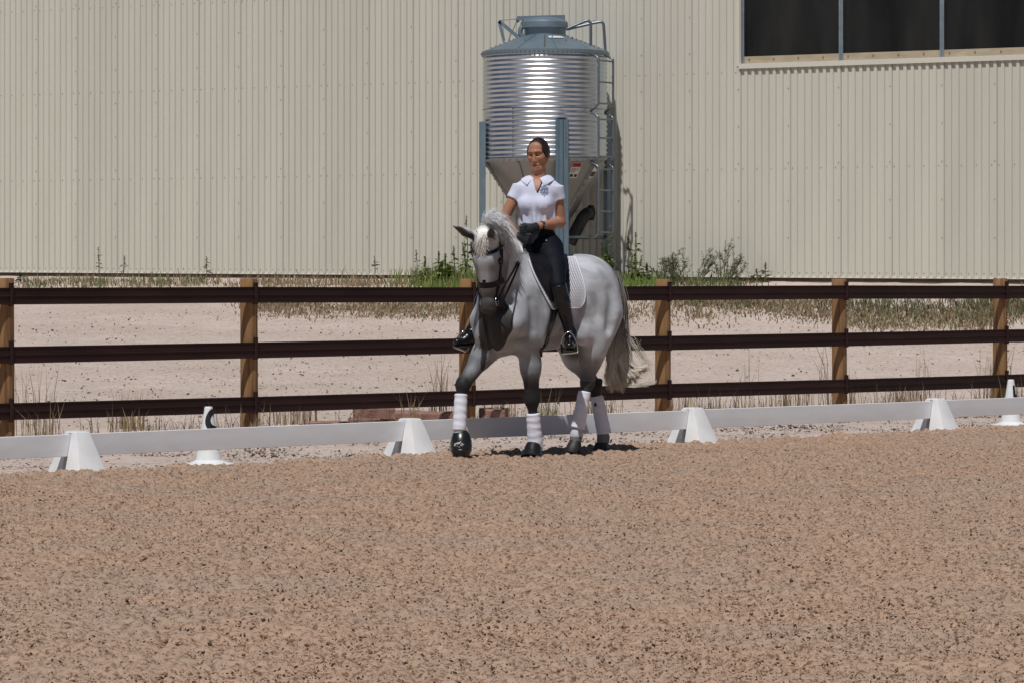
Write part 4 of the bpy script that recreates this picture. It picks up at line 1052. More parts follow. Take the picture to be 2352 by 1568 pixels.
for kn, ft, tp, dn in ((KNEE_R, FET_R, np.array((0.50, -.16, 1.0)), 1.0), (KNEE_L, FET_L, np.array((0.42, .155, 0.98)), 1.0), (HOCK_L, HFET_L, ST_L, 0.75), (HOCK_R, HFET_R, ST_R, 0.9)):
    d, t = segd(HV, tp, kn); m = (d < 0.17) * sstep(0.32, 0.90, t + 0.34 * vn3(HV, 9, 66)) * dn * (z_ < 0.92)
    C = C * (1 - m)[:, None] + dark * m[:, None]
    d, t = segd(HV, kn, ft); m = (d < 0.09) * sstep(1.0, 0.2, t) * dn * (z_ < 0.62)
    C = C * (1 - m)[:, None] + dark * m[:, None]
    m = (z_ < 0.16) * 0.7; C = C * (1 - m)[:, None] + mid * m[:, None]
m = ishead * (0.14 + sstep(0.12, 0.32, mz) * 0.52) + ishead * sstep(0.03, 0.07, np.abs(hfp[:, 1])) * sstep(0.14, 0.3, mz) * 0.50  # grey face; sides painted darker so the middle reads as a lit stripe
m = np.clip(m, 0, 0.85); C = C * (1 - m)[:, None] + np.array((0.15, 0.14, 0.14)) * m[:, None]
m = ishead * sstep(0.44, 0.58, mz + 0.05 * vn3(HV, 13, 67)) * 0.95
C = C * (1 - m)[:, None] + np.array((0.030, 0.027, 0.028)) * m[:, None]
for s in (-1, 1):
    d = np.linalg.norm(HV - hd(-0.058, s * 0.103, 0.212), axis=1); m = sstep(0.055, 0.026, d) * 0.9; C = C * (1 - m)[:, None] + np.array((0.05, 0.045, 0.045)) * m[:, None]  # shade round the eyes painted into the coat colour
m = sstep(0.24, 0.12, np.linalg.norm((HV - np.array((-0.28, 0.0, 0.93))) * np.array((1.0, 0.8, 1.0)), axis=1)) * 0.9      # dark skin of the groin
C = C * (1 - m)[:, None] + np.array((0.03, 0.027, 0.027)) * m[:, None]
m = (np.exp(-((a_ + 0.07) / 0.05) ** 2) * sstep(0.95, 1.25, z_) * (z_ < 1.5) + np.exp(-((a_ - 0.24) / 0.05) ** 2) * sstep(1.5, 1.1, z_) * (z_ > 0.85) ) * 0.30  # shade of the flank and shoulder grooves painted into the coat
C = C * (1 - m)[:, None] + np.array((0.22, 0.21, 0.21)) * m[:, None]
m = sstep(0.13, 0.03, np.linalg.norm(HV - np.array((-0.52, 0.27, 1.27)), axis=1)) * 0.35; C = C * (1 - m)[:, None] + np.array((0.17, 0.165, 0.17)) * m[:, None]
for b, t_, face in ((earL, earLt, hF), (earR, earRt, HD(np.array((0.3, -0.35, -0.9))))):
    d, t = segd(HV, b + (t_ - b) * 0.25 + nrm(face) * 0.028, b + (t_ - b) * 0.8 + nrm(face) * 0.014); m = sstep(0.044, 0.026, d) * 0.92
    C = C * (1 - m)[:, None] + np.array((0.028, 0.019, 0.016)) * m[:, None]
    d = np.linalg.norm(HV - t_, axis=1); m = sstep(0.05, 0.02, d) * 0.7; C = C * (1 - m)[:, None] + dark * m[:, None]
# flea-bitten specks on shoulder and neck
sp_ = (vnoise(a_ * 75 + l_ * 60, z_ * 75 + l_ * 40, 68) > 0.44) & (vn3(HV, 6, 69) > 0.05) & (a_ > 0.15)
C[sp_] *= 0.55
M_COAT = material('grey horse coat', (0.5, 0.5, 0.5), 0.62, attr='tint', var=0.10, vscale=14, spec=0.28, bump=0.18, bscale=55, bstretch=(1, 1, 0.35))
HWV = HW(HV); HBVH = bvh_of(HWV, HQ)
horse = thing('horse', 'pale grey horse trotting towards the left, ridden past the arena rail', 'horse', HW(np.array((0, 0, 0))))
cc = np.concatenate([C, np.ones((len(C), 1))], 1)
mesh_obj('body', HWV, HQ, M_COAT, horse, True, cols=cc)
hw = lambda f, s, t: HW(hd(f, s, t))
M_EYE = material('dark horse eye', (0.008, 0.006, 0.006), 0.08)
for s in (-1, 1):
    e = Field((-.03, -.03, -.03), (.03, .03, .03), 0.005); e.ball((0, 0, 0), 0.024, k=0); v, q = e.mesh()
    mesh_obj('eye', v + hw(-0.052, s * 0.105, 0.212), q, M_EYE, horse, True)
# hooves, bell boots and white leg bandages
M_HOOF = material('dark hoof horn', (0.022, 0.02, 0.019), 0.55, var=0.3, vscale=40, bump=0.3, bscale=60)
M_WRAP = material('white fleece bandage', (0.76, 0.77, 0.87), 0.85, var=0.04, vscale=20, bump=0.10, bscale=60, bstretch=(1, 1, 2))
M_BOOT = material('black rubber bell boot', (0.012, 0.012, 0.013), 0.30, spec=0.6, rvar=0.08, var=0.2, vscale=30)
def frame(A, B, fwd):
    d = nrm(B - A); f = nrm(fwd - d * np.dot(fwd, d)); return d, f, np.cross(d, f)
def limb_loft(mb, A, B, prof, fwd, n=28, wob=0.0, ell=1.0, seed=0):
    """rings along A-B: prof = (t, r, forward shift); wob = bandage wrinkles"""
    d, f, s_ = frame(A, B, fwd); rings = []; th = np.arange(n) / n * 2 * PI
    for i, (t, r, sh) in enumerate(prof):
        c = A + (B - A) * t + f * sh
        rr_ = r * (1 + wob * (vnoise(np.sin(th + seed) * 1.5 + 10 + t * 4, np.cos(th) * 0.8 + t * 16, seed) * 1.3))
        if wob: rr_ = rr_ + 0.0013 * (np.mod(t * 6.5 + np.sin(th + 0.4 * seed) * 0.55, 1.0) - 0.5) * (0 < i < len(prof) - 1)
        rings.append(c + np.cos(th)[:, None] * f * rr_[:, None] * ell + np.sin(th)[:, None] * s_ * rr_[:, None])
    mb.loft(rings)
hfwd = np.array((-HC, -HC, 0.0)); camw = np.array((-0.1, -1.0, 0.0))
legs = {'rf': (KNEE_R, FET_R, TOE_R), 'lf': (KNEE_L, FET_L, TOE_L), 'lh': (HOCK_L, HFET_L, HTOE_L), 'rh': (HOCK_R, HFET_R, HTOE_R)}
def wrap(A, B, r0, r1, lab, seed):
    mb = MB(); prof = []; N = 44
    for i in range(N + 1):
        t = i / N; fold = 0.0012 * math.sin(t * 30 + seed)
        e = 0.85 if i in (0, N) else 1.0
        prof.append((t, (lerp(r0, r1, t) + fold) * e, 0.0))
    limb_loft(mb, A, B, prof, camw, 32, 0.016, seed=seed); o = build('leg_bandage', mb, M_WRAP, horse, smooth=True); o['label'] = lab; return o
wrap(HW(HP(1059, 904, -.15)), HW(HP(1055, 988, -.14)), 0.053, 0.057, 'white bandage on the raised foreleg', 1)
wrap(HW(HP(1224, 948, .13)), HW(HP(1230, 1026, .12)), 0.056, 0.064, 'white bandage on the standing foreleg', 2)
wrap(HW(HP(1343, 898, .13)), HW(HP(1327, 983, .105)), 0.054, 0.060, 'white bandage on the nearer hind leg', 3)
wrb = wrap(HW(HP(1370, 908, -.115)), HW(HP(1388, 996, -.06)), 0.055, 0.062, 'white bandage on the farther hind leg', 4)
mb = MB(); pA, pB = HW(HP(1374, 925, -.11)), camw
c0 = HW(HP(1367, 928, -.11)) + np.array((0, -0.062, 0)); th = np.arange(14) / 14 * 2 * PI
mb.add([c0 + np.array((0.012 * math.cos(t), 0, 0.018 * math.sin(t))) for t in th], [tuple(range(14))]); build('bandage_badge', mb, material('dark badge', (0.05, 0.03, 0.035), 0.6), horse)
for nm, (k_, f_, t_) in legs.items():
    A, B = HW(f_), HW(t_); mb = MB()
    dn = np.array((0, 0, -1.0)); fw = {'rf': (-0.35, -0.65, 0), 'lf': (-0.25, -0.75, 0), 'lh': (-.45, -.6, 0), 'rh': (-.5, -.6, 0)}[nm]; fw = nrm(fw)
    zb = 0.012 if nm in ('lf', 'rh') else (0.012 if nm == 'rf' else 0.010)
    c = np.array((B[0], B[1], 0.0)); top = lerp(A, B, 0.55)
    if nm in ('lf', 'rh'):
        rings = []; th = np.arange(28) / 28 * 2 * PI; s2 = np.cross((0, 0, 1), fw)
        for z, r, sh in ((0.085, 0.052, -0.005), (0.075, 0.054, 0.0), (0.03, 0.064, 0.018), (zb - 0.004, 0.070, 0.028)):
            rings.append(c + fw * sh + np.cos(th)[:, None] * fw * r + np.sin(th)[:, None] * s2 * r + (0, 0, z))
        mb.loft(rings)
    else:       # hoof pointing down, toe just touching
        tip = np.array((B[0], B[1], zb)) + fw * 0.03; limb_loft(mb, lerp(A, B, 0.45), tip, [(0, 0.050, 0), (0.3, 0.060, 0.0), (0.75, 0.066, 0.004), (0.95, 0.058, 0.008), (1, 0.048, 0.01)], fw, 28)
    sharp(build('hoof', mb, M_HOOF, horse), 40)
# bell boots on both forefeet
A, B = HW(HP(1059, 987, -.14)), HW(HP(1060, 1053, -.14)) + np.array((0, -0.03, 0.0))
prof_r = [(0.0, 0.044, 0.0), (0.03, 0.052, 0), (0.12, 0.068, 0.004), (0.35, 0.087, 0.010), (0.55, 0.091, 0.013), (0.68, 0.087, 0.012), (0.70, 0.090, 0.012), (0.76, 0.080, 0.010), (0.9, 0.068, 0.006), (1.0, 0.048, 0.0)]
mb = MB(); limb_loft(mb, A, B, prof_r, camw, 36, ell=0.95); boot_r = sharp(build('bell_boot', mb, M_BOOT, horse), 45); boot_r['label'] = 'black bell boot with a white logo on the raised forefoot'
bvr = BVHTree.FromPolygons([tuple(p) for p in np.vstack(mb.v)], [tuple(q) for q in mb.f])
A2, B2 = HW(HP(1226, 1019, .12)), HW(HP(1223, 1051, .12)) + np.array((-0.005, -0.03, 0))
mb = MB(); limb_loft(mb, A2, B2, [(-0.08, 0.050, 0), (0.0, 0.060, 0), (0.05, 0.063, 0.0), (0.45, 0.074, 0.006), (0.8, 0.088, 0.014), (0.93, 0.096, 0.018), (1.0, 0.094, 0.018)], camw, 36); boot_l = sharp(build('bell_boot', mb, M_BOOT, horse), 45); boot_l['label'] = 'black bell boot on the standing forefoot'
# white mark on the bell boot: a small running horse between the letters K and G
M_LOGO = material('white logo print', (0.62, 0.62, 0.60), 0.5)
def drape(name, polys, org, U, Vd, D, bvh, off, m, parent):
    mb = MB()
    for v2, q in polys:
        v3 = []; ok = True
        for u, v in v2:
            p = org + U * u + Vd * v; h, n_ = cast(bvh, p - D * 0.3, D, off)
            if h is None: ok = False; break
            v3.append(h - D * 0.001)
        if ok: mb.add(v3, q)
    return build(name, mb, m, parent) if mb.n else None
def poly_strip(path, w): return stroke2d(path, w)
K_ = [poly_strip([(-0.040, -0.012), (-0.033, 0.010)], 0.005), poly_strip([(-0.035, -0.002), (-0.026, 0.010)], 0.004), poly_strip([(-0.034, -0.001), (-0.027, -0.012)], 0.004)]
ga = np.radians(np.linspace(50, 330, 18)); G_ = [poly_strip([(0.024 + 0.009 * math.cos(t) + 0.002 * math.sin(t), -0.002 + 0.010 * math.sin(t)) for t in ga], 0.004), poly_strip([(0.024, -0.003), (0.040, -0.001)], 0.004)]
Hs = [poly_strip([(-0.018, 0.010), (-0.006, 0.013), (0.006, 0.012)], 0.009), poly_strip([(0.005, 0.013), (0.013, 0.022)], 0.007), poly_strip([(0.012, 0.022), (0.018, 0.020)], 0.005), poly_strip([(-0.017, 0.010), (-0.024, 0.003)], 0.004),
      poly_strip([(-0.014, 0.009), (-0.012, -0.001)], 0.003), poly_strip([(0.004, 0.009), (0.008, 0.0)], 0.003), poly_strip([(-0.004, 0.009), (-0.007, 0.0)], 0.003), poly_strip([(-0.018, 0.012), (-0.027, 0.012)], 0.003)]
Bn = [poly_strip([(-0.022, -0.012), (0.020, -0.011)], 0.003), poly_strip([(-0.006, -0.016), (0.0, -0.026), (0.006, -0.016)], 0.003)]
og = P(1055, 1018, float(A[1]))
for nm, pl in (('logo_letter', K_), ('logo_letter', G_), ('logo_horse', Hs), ('logo_banner', Bn)):
    drape(nm, pl, og, np.array((1, 0, 0.04)), np.array((0, 0, 1.0)), np.array((0, 1.0, 0)), bvr, 0.001, M_LOGO, boot_r)

# ------------------------------------------------------------------ mane, forelock, tail
M_MANE = material('pale mane hair', (0.84, 0.85, 0.87), 0.6, var=0.08, vscale=20, spec=0.35)
M_TAIL = material('tail hair, ash to cream', (1, 1, 1), 0.55, attr='tint', spec=0.35)
paths = []; K = 14
NL = 120                                   # locks; hairs of one lock run together
LK = []
for j in range(NL):
    t = (j + RNG.random()) / NL; fw = float(sstep(0.60, 0.95, t)); nearp = 0.85 if t < 0.7 else 0.6
    LK.append((t, fw, RNG.random() < nearp, RNG.normal(0, .10, 3), 0.8 + 0.5 * RNG.random(), RNG.random()))
for i in range(4700):
    t, fw, near_, jd, lf_, q_ = LK[RNG.integers(0, NL)]
    tt = float(np.clip(t + RNG.normal(0, .010), 0, 1)); tt = min(tt, 0.91); c = CREST[int(tt * 39)] + np.array((RNG.normal(0, .004), RNG.normal(0, .016), -0.014)); c = HW(c)
    L = lerp(0.09, 0.24, float(sstep(0.12, 0.75, t))) * (0.85 + 0.3 * RNG.random()) * lf_ * (1 - 0.15 * fw)
    up = np.array((0.0, 0.0, 1.0)) * (0.15 + 1.15 * fw * (0.5 + 0.5 * q_)) + np.array((0.30 - 0.70 * fw * q_, 0.05, 0)) * 0.6
    side = np.array((0.50, -0.40, -1.0)) if near_ else np.array((0.45, 0.5, -0.5))
    p = c.copy(); path = [p.copy()]; v = nrm(up + jd + RNG.normal(0, .05, 3))
    curl = (0.28 + 0.14 * q_) * (1 - 0.60 * fw)
    for k in range(K - 1):
        v = nrm(v + side * curl * (1 + 0.5 * k / K) + RNG.normal(0, .012, 3)); p = p + v * L / (K - 1); path.append(p.copy())
    paths.append(path)
pa = np.array(paths)
def push_out(pa, off=0.006):
    for i in range(pa.shape[0]):
        for k in range(1, pa.shape[1]):
            loc, n_, j, d = HBVH.find_nearest(Vector(pa[i, k]), 0.12)
            if loc is not None:
                s_ = (Vector(pa[i, k]) - loc).dot(n_)
                if s_ < off: pa[i, k] = np.array(loc + n_ * off) + 0.0
    return pa
pa = push_out(pa); v, q = strands(pa, 0.0018, 0.0007); mesh_obj('mane', v, q, M_MANE, horse, True, kind='stuff')
paths = []
for i in range(300):
    b = hw(-0.05 + RNG.normal(0, .015), RNG.normal(-0.012, .017), -0.035 + RNG.random() * 0.03); e = hw(0.055, -0.004 + RNG.normal(0, 0.026), 0.085 + RNG.random() ** 2 * 0.09)
    m1 = lerp(b, e, 0.35) + np.array((0.0, -0.06, 0.02)); m2 = lerp(b, e, 0.75) + np.array((RNG.normal(-.012, .01), -0.03, 0.0))
    paths.append(catmull([b, m1, m2, e], 12))
pa = push_out(np.array(paths), 0.008); v, q = strands(pa, 0.0030, 0.0009)
mesh_obj('forelock', v, q, material('creamy forelock hair', (0.80, 0.79, 0.745), 0.55, var=0.15, vscale=20), horse, True, kind='stuff')
paths = []; tcol = []; NT = 2200
root = HW(np.array((-0.88, 0.01, 1.42)))
Yt = float(HW(np.array((-0.645, 0.02, 1.45)))[1]) - 0.02
TL = [(RNG.normal(0, 1), RNG.random(), RNG.normal(0, 1), RNG.random()) for _ in range(60)]
for i in range(NT):
    w = RNG.random(); jit = RNG.normal(0, 1, 2); g1, g2, g3, g4 = TL[RNG.integers(0, 60)]; j1, j2 = RNG.normal(0, 1, 2)
    r0 = P(1410 + jit[0] * 4.5, 622 + RNG.random() * 40, Yt - 0.02 + 0.02 * jit[1])
    if w < 0.935:    # a fan: straight down on the left, curving out to the right
        f = g2 ** 1.25; e = P(1402 + 84 * f + 5 * g1 + 2.5 * j1, 889 - 52 * f * f + 7 * g3 + 3 * j2, Yt + .05 * g3)
        path = [r0, P(1425 + jit[0] * 5, 690, Yt + .03 * jit[1]), P(1419 + jit[0] * 7 + 6 * f, 755, Yt + .04 * g3), P(1409 + 24 * f + 7 * jit[0] + 3 * g1, 812, Yt + .05 * g3), P(1403 + 52 * f + 5 * g1 + 3 * j1, 857 - 16 * f, Yt + .05 * g3), e]
    elif w < 0.985:  # tips flicked out to the right
        f = g2; path = [r0, P(1425 + jit[0] * 5, 695, Yt), P(1415 + jit[0] * 7, 775, Yt), P(1408 + jit[0] * 6, 845, Yt - 0.02), P(1436 + jit[1] * 5, 886, Yt - .04), P(1470 + 40 * f, 885 - 10 * f + j1 * 2.5, Yt - .05)]
    else:            # loose wisps
        f = g4; path = [r0, P(1427 + jit[0] * 4, 700, Yt), P(1428 + 14 * f, 755, Yt), P(1444 + 16 * f, 780 + 14 * f + 4 * j1, Yt), P(1458 + 26 * f, 800 + 24 * f + 9 * j1, Yt - .02), P(1470 + 34 * f, 810 + 40 * f + 14 * j2, Yt - .03)]
    paths.append(catmull(path, 18))
    s_ = RNG.random() ** 1.2
    tcol.append(np.array((0.13, 0.12, 0.118)) * (1 - s_) + np.array((0.36, 0.34, 0.31)) * s_)
v, q = strands(np.array(paths), 0.0028, 0.0009)
tv = np.linspace(0, 1, 18)[None, :, None]; c0 = np.array(tcol)[:, None, :]; ce = np.array((0.60, 0.55, 0.47))[None, None, :]
ct = c0 * (1 - sstep(0.30, 0.75, tv)) + ce * (0.75 + 0.4 * RNG.random((NT, 1, 1))) * sstep(0.30, 0.75, tv)
ct = np.repeat(ct.reshape(-1, 3), 3, 0); mesh_obj('tail', v, q, M_TAIL, horse, True, cols=np.concatenate([ct, np.ones((len(ct), 1))], 1), kind='stuff')
# ------------------------------------------------------------------ saddle pad, saddle, bridle
M_LEATH = material('black leather', (0.010, 0.010, 0.011), 0.26, spec=0.5, bump=0.12, bscale=120, rvar=0.08, var=0.2, vscale=15)
M_STRAP = material('black bridle leather', (0.006, 0.005, 0.005), 0.45, spec=0.25)
M_STEEL = material('polished steel', (0.62, 0.62, 0.62), 0.18, 1.0)
def quilt_material():
    m = material('white quilted cotton', (0.72, 0.73, 0.80), 0.9, var=0.03, vscale=30); nt = m.node_tree; n = nt.nodes; l = nt.links
    tc = n.new('ShaderNodeTexCoord'); hs = []
    for rot in (0.75, -0.75):
        mp = n.new('ShaderNodeMapping'); mp.inputs['Rotation'].default_value = (0, 0, rot); l.new(tc.outputs['UV'], mp.inputs[0])
        wv = n.new('ShaderNodeTexWave'); wv.inputs['Scale'].default_value = 8.0; wv.inputs['Distortion'].default_value = 0.4; l.new(mp.outputs[0], wv.inputs['Vector']); hs.append(wv.outputs['Fac'])
    mx = n.new('ShaderNodeMath'); mx.operation = 'MULTIPLY'; l.new(hs[0], mx.inputs[0]); l.new(hs[1], mx.inputs[1])
    bp = n.new('ShaderNodeBump'); bp.inputs['Strength'].default_value = 0.9; bp.inputs['Distance'].default_value = 0.012
    l.new(mx.outputs[0], bp.inputs['Height']); l.new(bp.outputs[0], n['Principled BSDF'].inputs['Normal']); return m
M_QUILT = quilt_material(); M_BIND = material('white binding', (0.78, 0.79, 0.84), 0.7)
CAM = np.array((0, 0, CAMH))
def on_horse(px, py, off):
    d = P(px, py, 1.0) - CAM
    h, n_ = cast(HBVH, CAM + d * 20, nrm(d), off); return h, n_
def sheet(c00, c10, c11, c01, nu, nv, off, corner=0.0, curve=None):
    """grid laid on the horse's near flank inside four photo corners; returns (nu, nv, 3)"""
    out = np.zeros((nu, nv, 3)); nn = np.zeros((nu, nv, 3))
    c = [np.array(q, float) for q in (c00, c10, c11, c01)]
    for i in range(nu):
        for j in range(nv):
            u, v = i / (nu - 1), j / (nv - 1)
            uu = u
            if corner and v > 1 - corner:
                k = (v - (1 - corner)) / corner; lim = 1 - 0.22 * (1 - math.sqrt(max(0, 1 - k * k))); uu = u * lim
            q = (c[0] * (1 - uu) + c[1] * uu) * (1 - v) + (c[3] * (1 - uu) + c[2] * uu) * v
            if curve: q = q + np.array(curve(uu, v))
            h, n_ = on_horse(q[0], q[1], off(uu, v) if callable(off) else off)
            if h is None: h = out[i, j - 1] if j else out[i - 1, j]; n_ = nn[i, j - 1]
            out[i, j] = h; nn[i, j] = n_
    return out, nn
def mirror(g, off):
    h = WH(g); h[..., 1] *= -1; o_ = np.zeros_like(g); nn = np.zeros_like(g)
    w_ = HW(h)
    for i in range(g.shape[0]):
        for j in range(g.shape[1]):
            o_[i, j], nn[i, j] = snap(HBVH, w_[i, j], off)
    return o_, nn
def grid_obj(name, g, nn, thick, m, parent, uv=True):
    nu, nv = g.shape[:2]; top = (g + nn * thick).reshape(-1, 3); bot = g.reshape(-1, 3); V = np.vstack([top, bot]); M_ = nu * nv
    f = []; ix = lambda i, j: i * nv + j
    for i in range(nu - 1):
        for j in range(nv - 1):
            q = (ix(i, j), ix(i + 1, j), ix(i + 1, j + 1), ix(i, j + 1)); f.append(q[::-1]); f.append(tuple(M_ + k for k in q))
    per = [ix(i, 0) for i in range(nu)] + [ix(nu - 1, j) for j in range(1, nv)] + [ix(i, nv - 1) for i in range(nu - 2, -1, -1)] + [ix(0, j) for j in range(nv - 2, 0, -1)]
    for a, b in zip(per, per[1:] + per[:1]): f.append((a, b, M_ + b, M_ + a))
    o = mesh_obj(name, V, f, m, parent); sharp(o, 60)
    if uv:
        ul = o.data.uv_layers.new(name='UVMap'); lv = np.zeros(len(o.data.loops), np.int32); o.data.loops.foreach_get('vertex_index', lv)
        k = lv % M_; ul.data.foreach_set('uv', np.stack([(k // nv) / (nu - 1) * 1.35, (k % nv) / (nv - 1)], 1).astype(np.float32).ravel())
    return o, per
def smooth_grid(g, it):
    for _ in range(it):
        b = g.copy(); b[1:-1, 1:-1] = (g[:-2, 1:-1] + g[2:, 1:-1] + g[1:-1, :-2] + g[1:-1, 2:]) / 4
        b[1:-1, 0] = 0.5 * g[1:-1, 0] + .25 * (g[:-2, 0] + g[2:, 0]); b[1:-1, -1] = 0.5 * g[1:-1, -1] + .25 * (g[:-2, -1] + g[2:, -1])
        b[0, 1:-1] = 0.5 * g[0, 1:-1] + .25 * (g[0, :-2] + g[0, 2:]); b[-1, 1:-1] = 0.5 * g[-1, 1:-1] + .25 * (g[-1, :-2] + g[-1, 2:]); g = b
    return g
pad_base = HW(np.array((0.05, 0, 1.64)))
pad = thing('saddle_pad', 'white quilted saddle pad under the black saddle on the grey horse', 'saddle pad', pad_base)
g, nn = sheet((1211, 597), (1320, 594), (1346, 706), (1266, 710), 30, 26, 0.006, 0.35, lambda u, v: (6 * math.sin(v * PI) * (1 - u) * -0.6 + 5 * math.sin(v * PI) * u, 0))
g = smooth_grid(g, 3)
_, per = grid_obj('pad_side', g, nn, 0.014, M_QUILT, pad)
top = (g + nn * 0.010).reshape(-1, 3)
for gg, n2 in ((g, nn),):
    mb = MB(); pts = top[per]; mb.tube(np.vstack([pts, pts[:1]]), 0.0065, 6, False); build('pad_binding', mb, M_BIND, pad, smooth=True)
g2, n2 = mirror(g, 0.006); grid_obj('pad_side', g2, n2, 0.014, M_QUILT, pad)
saddle = thing('saddle', 'black leather dressage saddle on the white pad under the rider', 'saddle', pad_base)
knee = lambda u, v: 0.024 + 0.062 * math.exp(-((u - 0.34) / 0.20) ** 2 - ((v - 0.42) / 0.30) ** 2)
g, nn = sheet((1209, 588), (1300, 592), (1304, 690), (1262, 695), 24, 24, knee, 0.3, lambda u, v: (-5 * math.sin(v * PI) * (1 - u), 0))
g = smooth_grid(g, 2); grid_obj('flap', g, nn, 0.008, M_LEATH, saddle, False)
g2, n2 = mirror(g, 0.025); grid_obj('flap', g2, n2, 0.008, M_LEATH, saddle, False)
sf = Field((-0.40, -0.22, 1.55), (0.50, 0.22, 1.90), 0.008)
sf.cone((0.33, 0, 1.735), (0.12, 0, 1.70), 0.060, 0.085, k=0.05); sf.cone((0.12, 0, 1.70), (0.0, 0, 1.66), 0.085, 0.10, k=0.06); sf.cone((0.0, 0, 1.66), (-0.05, 0, 1.655), 0.10, 0.06, k=0.06)
for s in (-1, 1): sf.cone((0.34, s * 0.03, 1.72), (0.28, s * 0.17, 1.56), 0.045, 0.03, k=0.04); sf.cone((-0.02, s * 0.05, 1.65), (-0.02, s * 0.12, 1.58), 0.045, 0.045, k=0.05)
v, q = sf.mesh(); mesh_obj('seat', HW(relax(v, q)), q, M_LEATH, saddle, True)
def px_strap(name, pxs, wid, thick, m, parent, off=0.004, n=24):
    c = catmull(np.array([(a, b, 0) for a, b in pxs]), n); pts, ns = [], []
    for x, y, _ in c:
        h, n_ = on_horse(x, y, off)
        if h is not None: pts.append(h); ns.append(n_)
    mb = MB(); strap(mb, smooth_rows(pts, 4), smooth_rows(ns, 6), wid, thick); return sharp(build(name, mb, m, parent), 50)
px_strap('girth', [(1273, 700), (1268, 728), (1262, 752), (1254, 778), (1246, 800), (1240, 812)], np.interp(np.arange(24), [0, 5, 10, 24], [0.052, 0.06, 0.085, 0.085])[:24].mean(), 0.014, M_LEATH, saddle, 0.003)
px_strap('girth_buckle', [(1272, 712), (1268, 730)], 0.018, 0.006, M_STEEL, saddle, 0.018, 6)

bridle = thing('bridle', 'black bridle with noseband, browband and reins on the horse\'s head', 'bridle', HW(POLL))
def head_cast(o_, d_, off):
    return cast(HBVH, HW(o_), nrm(np.array((-HC * d_[0] + HC * d_[1], -HC * d_[0] - HC * d_[1], d_[2]))), off)
def head_strap(name, od, wid, thick, closed=False, off=0.002):
    pts, ns = [], []
    for o_, d_ in od:
        h, n_ = head_cast(o_, d_, off)
        if h is not None: pts.append(h); ns.append(n_)
    mb = MB(); strap(mb, smooth_rows(pts, 3, closed), smooth_rows(ns, 5, closed), wid, thick, closed); return sharp(build(name, mb, M_STRAP, bridle), 50)
def around(t, cf, a0, a1, n, tilt=0.0):
    out = []
    for a in np.linspace(a0, a1, n, endpoint=(a1 - a0) < 359):
        r = math.radians(a); d = hF * math.cos(r) + hS * math.sin(r); out.append((hd(cf, 0, t + tilt * math.cos(r)) + d * 0.4, -d))
    return out
head_strap('noseband', around(0.392, -0.075, 0, 360, 44, 0.012), 0.050, 0.009, True)
head_strap('browband', around(0.112, -0.06, -100, 100, 34, 0.030), 0.028, 0.008)
head_strap('throatlatch', around(0.115, -0.11, 75, 285, 26, 0.06), 0.014, 0.005)
for s in (-1, 1):
    head_strap('cheekpiece', [(hd(f, s * 0.4, t), -hS * s) for t, f in zip(np.linspace(0.06, 0.53, 22), np.interp(np.linspace(0.06, 0.53, 22), [0.06, 0.2, 0.4, 0.53], [-0.10, -0.105, -0.095, -0.062]))], 0.027, 0.008)
    if s > 0: head_strap('flash_strap', [(hd(f, s * 0.4, t), -hS * s) for t, f in zip(np.linspace(0.12, 0.40, 14), np.linspace(-0.145, -0.125, 14))], 0.020, 0.007)
    mb = MB(); c, n_ = head_cast(hd(-0.065, s * 0.4, 0.545), -hS * s, 0.006); u_ = nrm(np.cross(n_, (0, 0, 1.0))); w_ = np.cross(u_, n_)
    th = np.linspace(0, 2 * PI, 20); mb.tube([c + u_ * 0.030 * math.cos(t) + w_ * 0.036 * math.sin(t) for t in th], 0.0045, 6, False); build('bit_ring', mb, M_STEEL, bridle, smooth=True)
    if s > 0: bitL = c
    else: bitR = c
head_strap('crownpiece', [(hd(-0.115, s_, -0.4 + 0.0), -hU * -1 * -1) for s_ in np.linspace(-0.075, 0.075, 12)], 0.03, 0.006)
handL = P(1207, 552, 28.88); handR = P(1199, 550, 28.86)
for pts, wd in (([bitL, P(1160, 655, 28.40), P(1183, 615, 28.62), P(1196, 585, 28.78), handL], 0.013), ([bitL + (0.004, -.01, -0.04), P(1150, 700, 28.34), P(1166, 668, 28.45), P(1188, 618, 28.66), P(1200, 580, 28.80), handL + (0.01, 0, 0)], 0.012)):
    mb = MB(); c = catmull(pts, 30); nn_ = np.tile(np.array((0.25, -0.95, 0.2)), (30, 1)); strap(mb, c, nn_, 0.016, 0.004); build('rein', mb, M_STRAP, bridle)
mb = MB(); c = catmull([bitR, WH(bitR) * 0 + HW(np.array((0.78, -0.10, 1.45))), HW(np.array((0.62, -0.19, 1.68))), handR], 24); c = np.array([snap(HBVH, p, 0.02)[0] if 4 < i < 18 else p for i, p in enumerate(c)])
strap(mb, smooth_rows(c, 3), np.tile(np.array((-0.7, -0.7, 0.1)), (24, 1)), 0.016, 0.004); build('rein', mb, M_STRAP, bridle)

